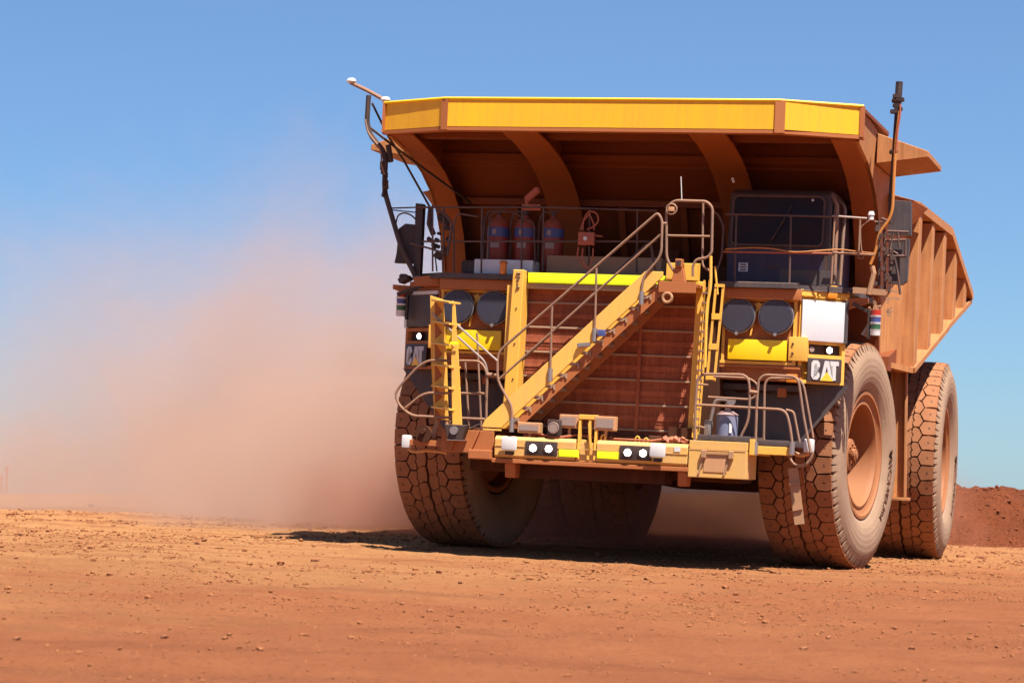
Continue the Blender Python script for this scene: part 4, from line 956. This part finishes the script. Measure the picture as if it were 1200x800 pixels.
def mesh_obj(name, verts, faces, m, smooth=True):
    me = bpy.data.meshes.new(name); me.from_pydata(verts, [], faces); me.materials.append(m)
    if smooth: me.polygons.foreach_set('use_smooth', [True]*len(me.polygons))
    o = bpy.data.objects.new(name, me); C.objects.link(o); return o
tag(mesh_obj('ground', verts, faces, m_ground), kind='structure')
# earth bank to the right of the haul road
bv, bf = [], []; nxb, nyb = 400, 70
for j in range(nyb):
    for i in range(nxb):
        x = 6+i*.16+max(0, i-300)*.5; y = 58.5+j*.15+ (x-12)*.05
        t = (y-(59.2+(x-12)*.05))/7.5; prof = 0 if t <= 0 else math.sin(min(1, max(0, t))*PI)**.75
        if t > 0 and t < .55: prof = min(1, (t/.42))**.85
        end = min(1, max(0, (x-7)/3.5))
        top = 1.46+.08*fbm(x, 0, 3, .35)
        z = ground_z(x, y, False)-.06 + prof*end*top + (fbm(x, y, 5, 1.1)*.18+fbm(x, y, 4, 4)*.10)*min(1, prof*3)*end
        bv.append((x, y, z))
bf = [(j*nxb+i, j*nxb+i+1, (j+1)*nxb+i+1, (j+1)*nxb+i) for j in range(nyb-1) for i in range(nxb-1)]
tag(mesh_obj('earth_bank', bv, bf, m_bank), kind='structure')
# low rise far off at the left
hv, n1, n2 = [], 60, 24
for j in range(n2):
    for i in range(n1):
        u, v = i/(n1-1), j/(n2-1); x = -110+u*88; y = 150+v*40
        e = math.sin(PI*v)*min(1, u*5)*min(1, (1-u)*2.2)
        hv.append((x, y, -1.2+e*(3.7+.5*fbm(x, y, 4, .12))))
tag(mesh_obj('hill', hv, [(j*n1+i, j*n1+i+1, (j+1)*n1+i+1, (j+1)*n1+i) for j in range(n2-1) for i in range(n1-1)], m_bank), kind='structure')
for k, (px, h, lab) in enumerate(((9, 1.5, 'tall thin red marker post on the far rise, right of a shorter one'), (3, .9, 'short thin red marker post on the far rise at the left edge'))):
    x = (px-600)/F*165; b = MB(); b.cyl((0, 0, -.3), (0, 0, h), .07, 8, .05); b.box(-.1, .1, -.03, .03, h-.4, h-.1)
    o = b.build('marker_post', m_hose, None, loc=(x, 165, 1.5)); tag(o, lab, 'post', 'marker posts on the far rise')

# stones: individual rocks and fine gravel
def rock_bm(b, c, r, seed):
    t = bmesh.ops.create_icosphere(b, subdivisions=1, radius=1.0); sq = (random.uniform(.8, 1.3), random.uniform(.8, 1.3), random.uniform(.5, .85))
    for v in t['verts']:
        n = v.co.copy(); k = 1+.45*noise.noise(n*1.3+Vector((seed*3.1, seed, 0)))
        v.co = Vector((n.x*sq[0], n.y*sq[1], n.z*sq[2]))*r*k + Vector(c)
m_rock = dusty('red_ironstone', (0.16, 0.055, 0.03), .85, dust=.6, dcol=(0.34, 0.135, 0.06), scale=9, spec=.15, top=.5)
m_grav = dusty('road_gravel', (0.20, 0.070, 0.030), .9, dust=.75, dcol=(0.38, 0.15, 0.062), scale=1.2, spec=.1, top=.4)
m_rubble = dusty('bank_rubble_stone', (0.10, 0.028, 0.014), .9, dust=.7, dcol=(0.30, 0.085, 0.036), scale=1.2, spec=.1, top=.2)
TEMPL = []
for k in range(14):
    tb = MB(); rock_bm(tb.b, (0, 0, 0), 1.0, k*1.7+.3); tb.b.verts.index_update()
    TEMPL.append(([v.co.copy() for v in tb.b.verts], [[v.index for v in f.verts] for f in tb.b.faces])); tb.b.free()
def scatter(name, pts, m):
    V, Fc = [], []
    for x, y, z, r_ in pts:
        tv, tf = random.choice(TEMPL); a = random.random()*6.28; ca, sa = math.cos(a)*r_, math.sin(a)*r_; o_ = len(V)
        V += [(x+v.x*ca-v.y*sa, y+v.x*sa+v.y*ca, z+v.z*r_) for v in tv]; Fc += [[q+o_ for q in f] for f in tf]
    return tag(mesh_obj(name, V, Fc, m, False), kind='stuff')
pts = []
while len(pts) < 15000:
    y = 13+(random.random()**.75)*48; x = random.uniform(-.24, .24)*y
    if noise.noise(Vector((x*.22, y*.5, 1)))+.6*noise.noise(Vector((x*.8, y*1.6, 5))) < random.uniform(-.25, .45): continue
    r_ = min(.030, .0050*math.exp(abs(random.gauss(0, .55))))*(.35+y/26)
    pts.append((x, y, ground_z(x, y)+r_*.3, r_))
scatter('gravel', pts, m_grav)
spots = [(563, 752, .10), (312, 538, 0)]
rocks = []
for k in range(44):
    y = 16+random.random()**.7*44; x = random.uniform(-.215, .215)*y; rocks.append((x, y, random.uniform(.018, .036)*(.5+y/40)))
for px, py in ((195, 781), (163, 771), (370, 694), (111, 708), (232, 681), (25, 680), (1124, 661), (1146, 661), (700, 676), (1066, 757), (940, 762), (108, 634)):
    y = 2880*1.5/(py-577); x = (px-600)/2880*y; rocks.append((x, y, max(.03, .0028*y)*.6))
for x, y, r in rocks:
    b = MB(); rock_bm(b.b, (0, 0, 0), r, random.random()*50)
    o = b.build('rock', m_rock, None, 30, loc=(x, y, ground_z(x, y)+r*.3)); tag(o, 'small dark red stone lying loose on the haul road', 'rock', 'loose stones on the haul road')
# clods on the bank
pts = []
for k in range(5000):
    v = bv[random.randrange(nxb*nyb)]
    if v[2] < ground_z(v[0], v[1], False)+.1 or v[0] > 26: continue
    pts.append((v[0]+random.uniform(-.1, .1), v[1], v[2]+.01, random.choice((.015, .02, .03, .03, .05, .06))))
scatter('bank_rubble', pts, m_rubble)

# ------------------------------------------------------------------ dust thrown up behind the truck
def dust_mat(name, lobes, colour):
    m, nt, out = nodes(name); tc = N(nt, 'ShaderNodeTexCoord'); V = tc.outputs['Object']
    acc = None
    wn = N(nt, 'ShaderNodeTexNoise'); wn.inputs['Scale'].default_value = .2; wn.inputs['Detail'].default_value = 8; wn.inputs['Roughness'].default_value = .66; wn.inputs['Distortion'].default_value = .6; nt.links.new(V, wn.inputs['Vector'])
    for (cx, cy, cz), (rx, ry, rz), k in lobes:
        s = N(nt, 'ShaderNodeVectorMath', operation='SUBTRACT'); nt.links.new(V, s.inputs[0]); s.inputs[1].default_value = (cx, cy, cz)
        q = N(nt, 'ShaderNodeVectorMath', operation='DIVIDE'); nt.links.new(s.outputs[0], q.inputs[0]); q.inputs[1].default_value = (rx, ry, rz)
        l = N(nt, 'ShaderNodeVectorMath', operation='DOT_PRODUCT'); nt.links.new(q.outputs[0], l.inputs[0]); nt.links.new(q.outputs[0], l.inputs[1])
        e = math_(nt, 'SUBTRACT', 1.0, l.outputs['Value'])
        e = math_(nt, 'ADD', e, math_(nt, 'MULTIPLY', math_(nt, 'SUBTRACT', wn.outputs[0], .5), 3.2))
        e = math_(nt, 'MULTIPLY', math_(nt, 'MAXIMUM', e, 0.0), k)
        acc = e if acc is None else math_(nt, 'ADD', acc, e)
    p = N(nt, 'ShaderNodeVolumePrincipled'); p.inputs['Color'].default_value = (*colour, 1); p.inputs['Anisotropy'].default_value = .1
    nt.links.new(acc, p.inputs['Density']); nt.links.new(p.outputs[0], out.inputs['Volume']); return m
PLUME = [((-4.0, 66, 1.5), (8.5, 10, 9.4), .10), ((-10, 74, .5), (16, 15, 10.2), .058), ((-3.6, 56, .6), (5.5, 8, 4.4), .26), ((-17, 70, -.4), (20, 16, 4.2), .075)]
b = MB(); b.box(-36, 12, 46.5, 94, -1.4, 15.5)
tag(b.build('dust_cloud', dust_mat('airborne_dust', PLUME, (0.69, 0.475, 0.37)), None, 0), kind='stuff')
b = MB(); b.box(-5.5, 11.5, 46.3, 63, -1.2, 3.4)
tag(b.build('ground_dust', dust_mat('red_ground_dust', [((2.2, 54.5, .2), (8, 7.5, 2.8), .42)], (0.74, 0.33, 0.21)), None, 0), kind='stuff')

# ------------------------------------------------------------------ light, sky, camera
SUN_T = Vector((.36, -.34, 1.0)).normalized()
sw = (TRUCK_M.to_3x3() @ SUN_T).normalized()
ld_ = bpy.data.lights.new('sun', 'SUN'); ld_.energy = 5.0; ld_.angle = math.radians(.53); ld_.color = (1, .95, .86)
so = bpy.data.objects.new('sun', ld_); C.objects.link(so); so.rotation_euler = sw.to_track_quat('Z', 'Y').to_euler(); so.location = (0, 0, 40)
w = bpy.data.worlds.new('World'); sc.world = w; w.use_nodes = True; nt = w.node_tree; nt.nodes.clear()
sky = nt.nodes.new('ShaderNodeTexSky'); sky.sky_type = 'NISHITA'; sky.sun_disc = False
sky.sun_elevation = math.asin(sw.z); sky.sun_rotation = math.atan2(sw.x, sw.y); sky.air_density = 1.0; sky.dust_density = .2; sky.ozone_density = 3.0; sky.altitude = 300
bg = nt.nodes.new('ShaderNodeBackground'); bg.inputs[1].default_value = .05; wo = nt.nodes.new('ShaderNodeOutputWorld')
tint = nt.nodes.new('ShaderNodeMix'); tint.data_type = 'RGBA'; tint.blend_type = 'MULTIPLY'; tint.inputs[0].default_value = 1.0; tint.inputs[7].default_value = (.54, .77, 1.05, 1)
nt.links.new(sky.outputs[0], tint.inputs[6]); haze = nt.nodes.new('ShaderNodeMix'); haze.data_type = 'RGBA'; haze.inputs[0].default_value = .2; haze.inputs[7].default_value = (3.35, 4.8, 6.9, 1)
nt.links.new(tint.outputs[2], haze.inputs[6]); nt.links.new(haze.outputs[2], bg.inputs[0]); nt.links.new(bg.outputs[0], wo.inputs[0])
cd = bpy.data.cameras.new('camera'); cam = bpy.data.objects.new('camera', cd); C.objects.link(cam); sc.camera = cam
cam.location = (0, 0, CAMZ); cam.rotation_euler = (PI/2+ALPHA, 0, 0); cd.sensor_width = 36; cd.lens = F/1200*36; cd.clip_start = .5; cd.clip_end = 12000
cd.dof.use_dof = True; cd.dof.focus_distance = 42.0; cd.dof.aperture_fstop = 2.6
sc.view_settings.view_transform = 'Standard'; sc.view_settings.look = 'None'; sc.view_settings.exposure = 1.22; sc.view_settings.gamma = 1.0
sc.cycles.use_denoising = True; sc.cycles.denoiser = 'OPENIMAGEDENOISE'
sc.cycles.max_bounces = 6; sc.cycles.diffuse_bounces = 3; sc.cycles.glossy_bounces = 2; sc.cycles.volume_bounces = 3; sc.cycles.volume_step_rate = 2.0; sc.cycles.volume_max_steps = 64
sc.cycles.use_adaptive_sampling = True; sc.cycles.adaptive_threshold = .02
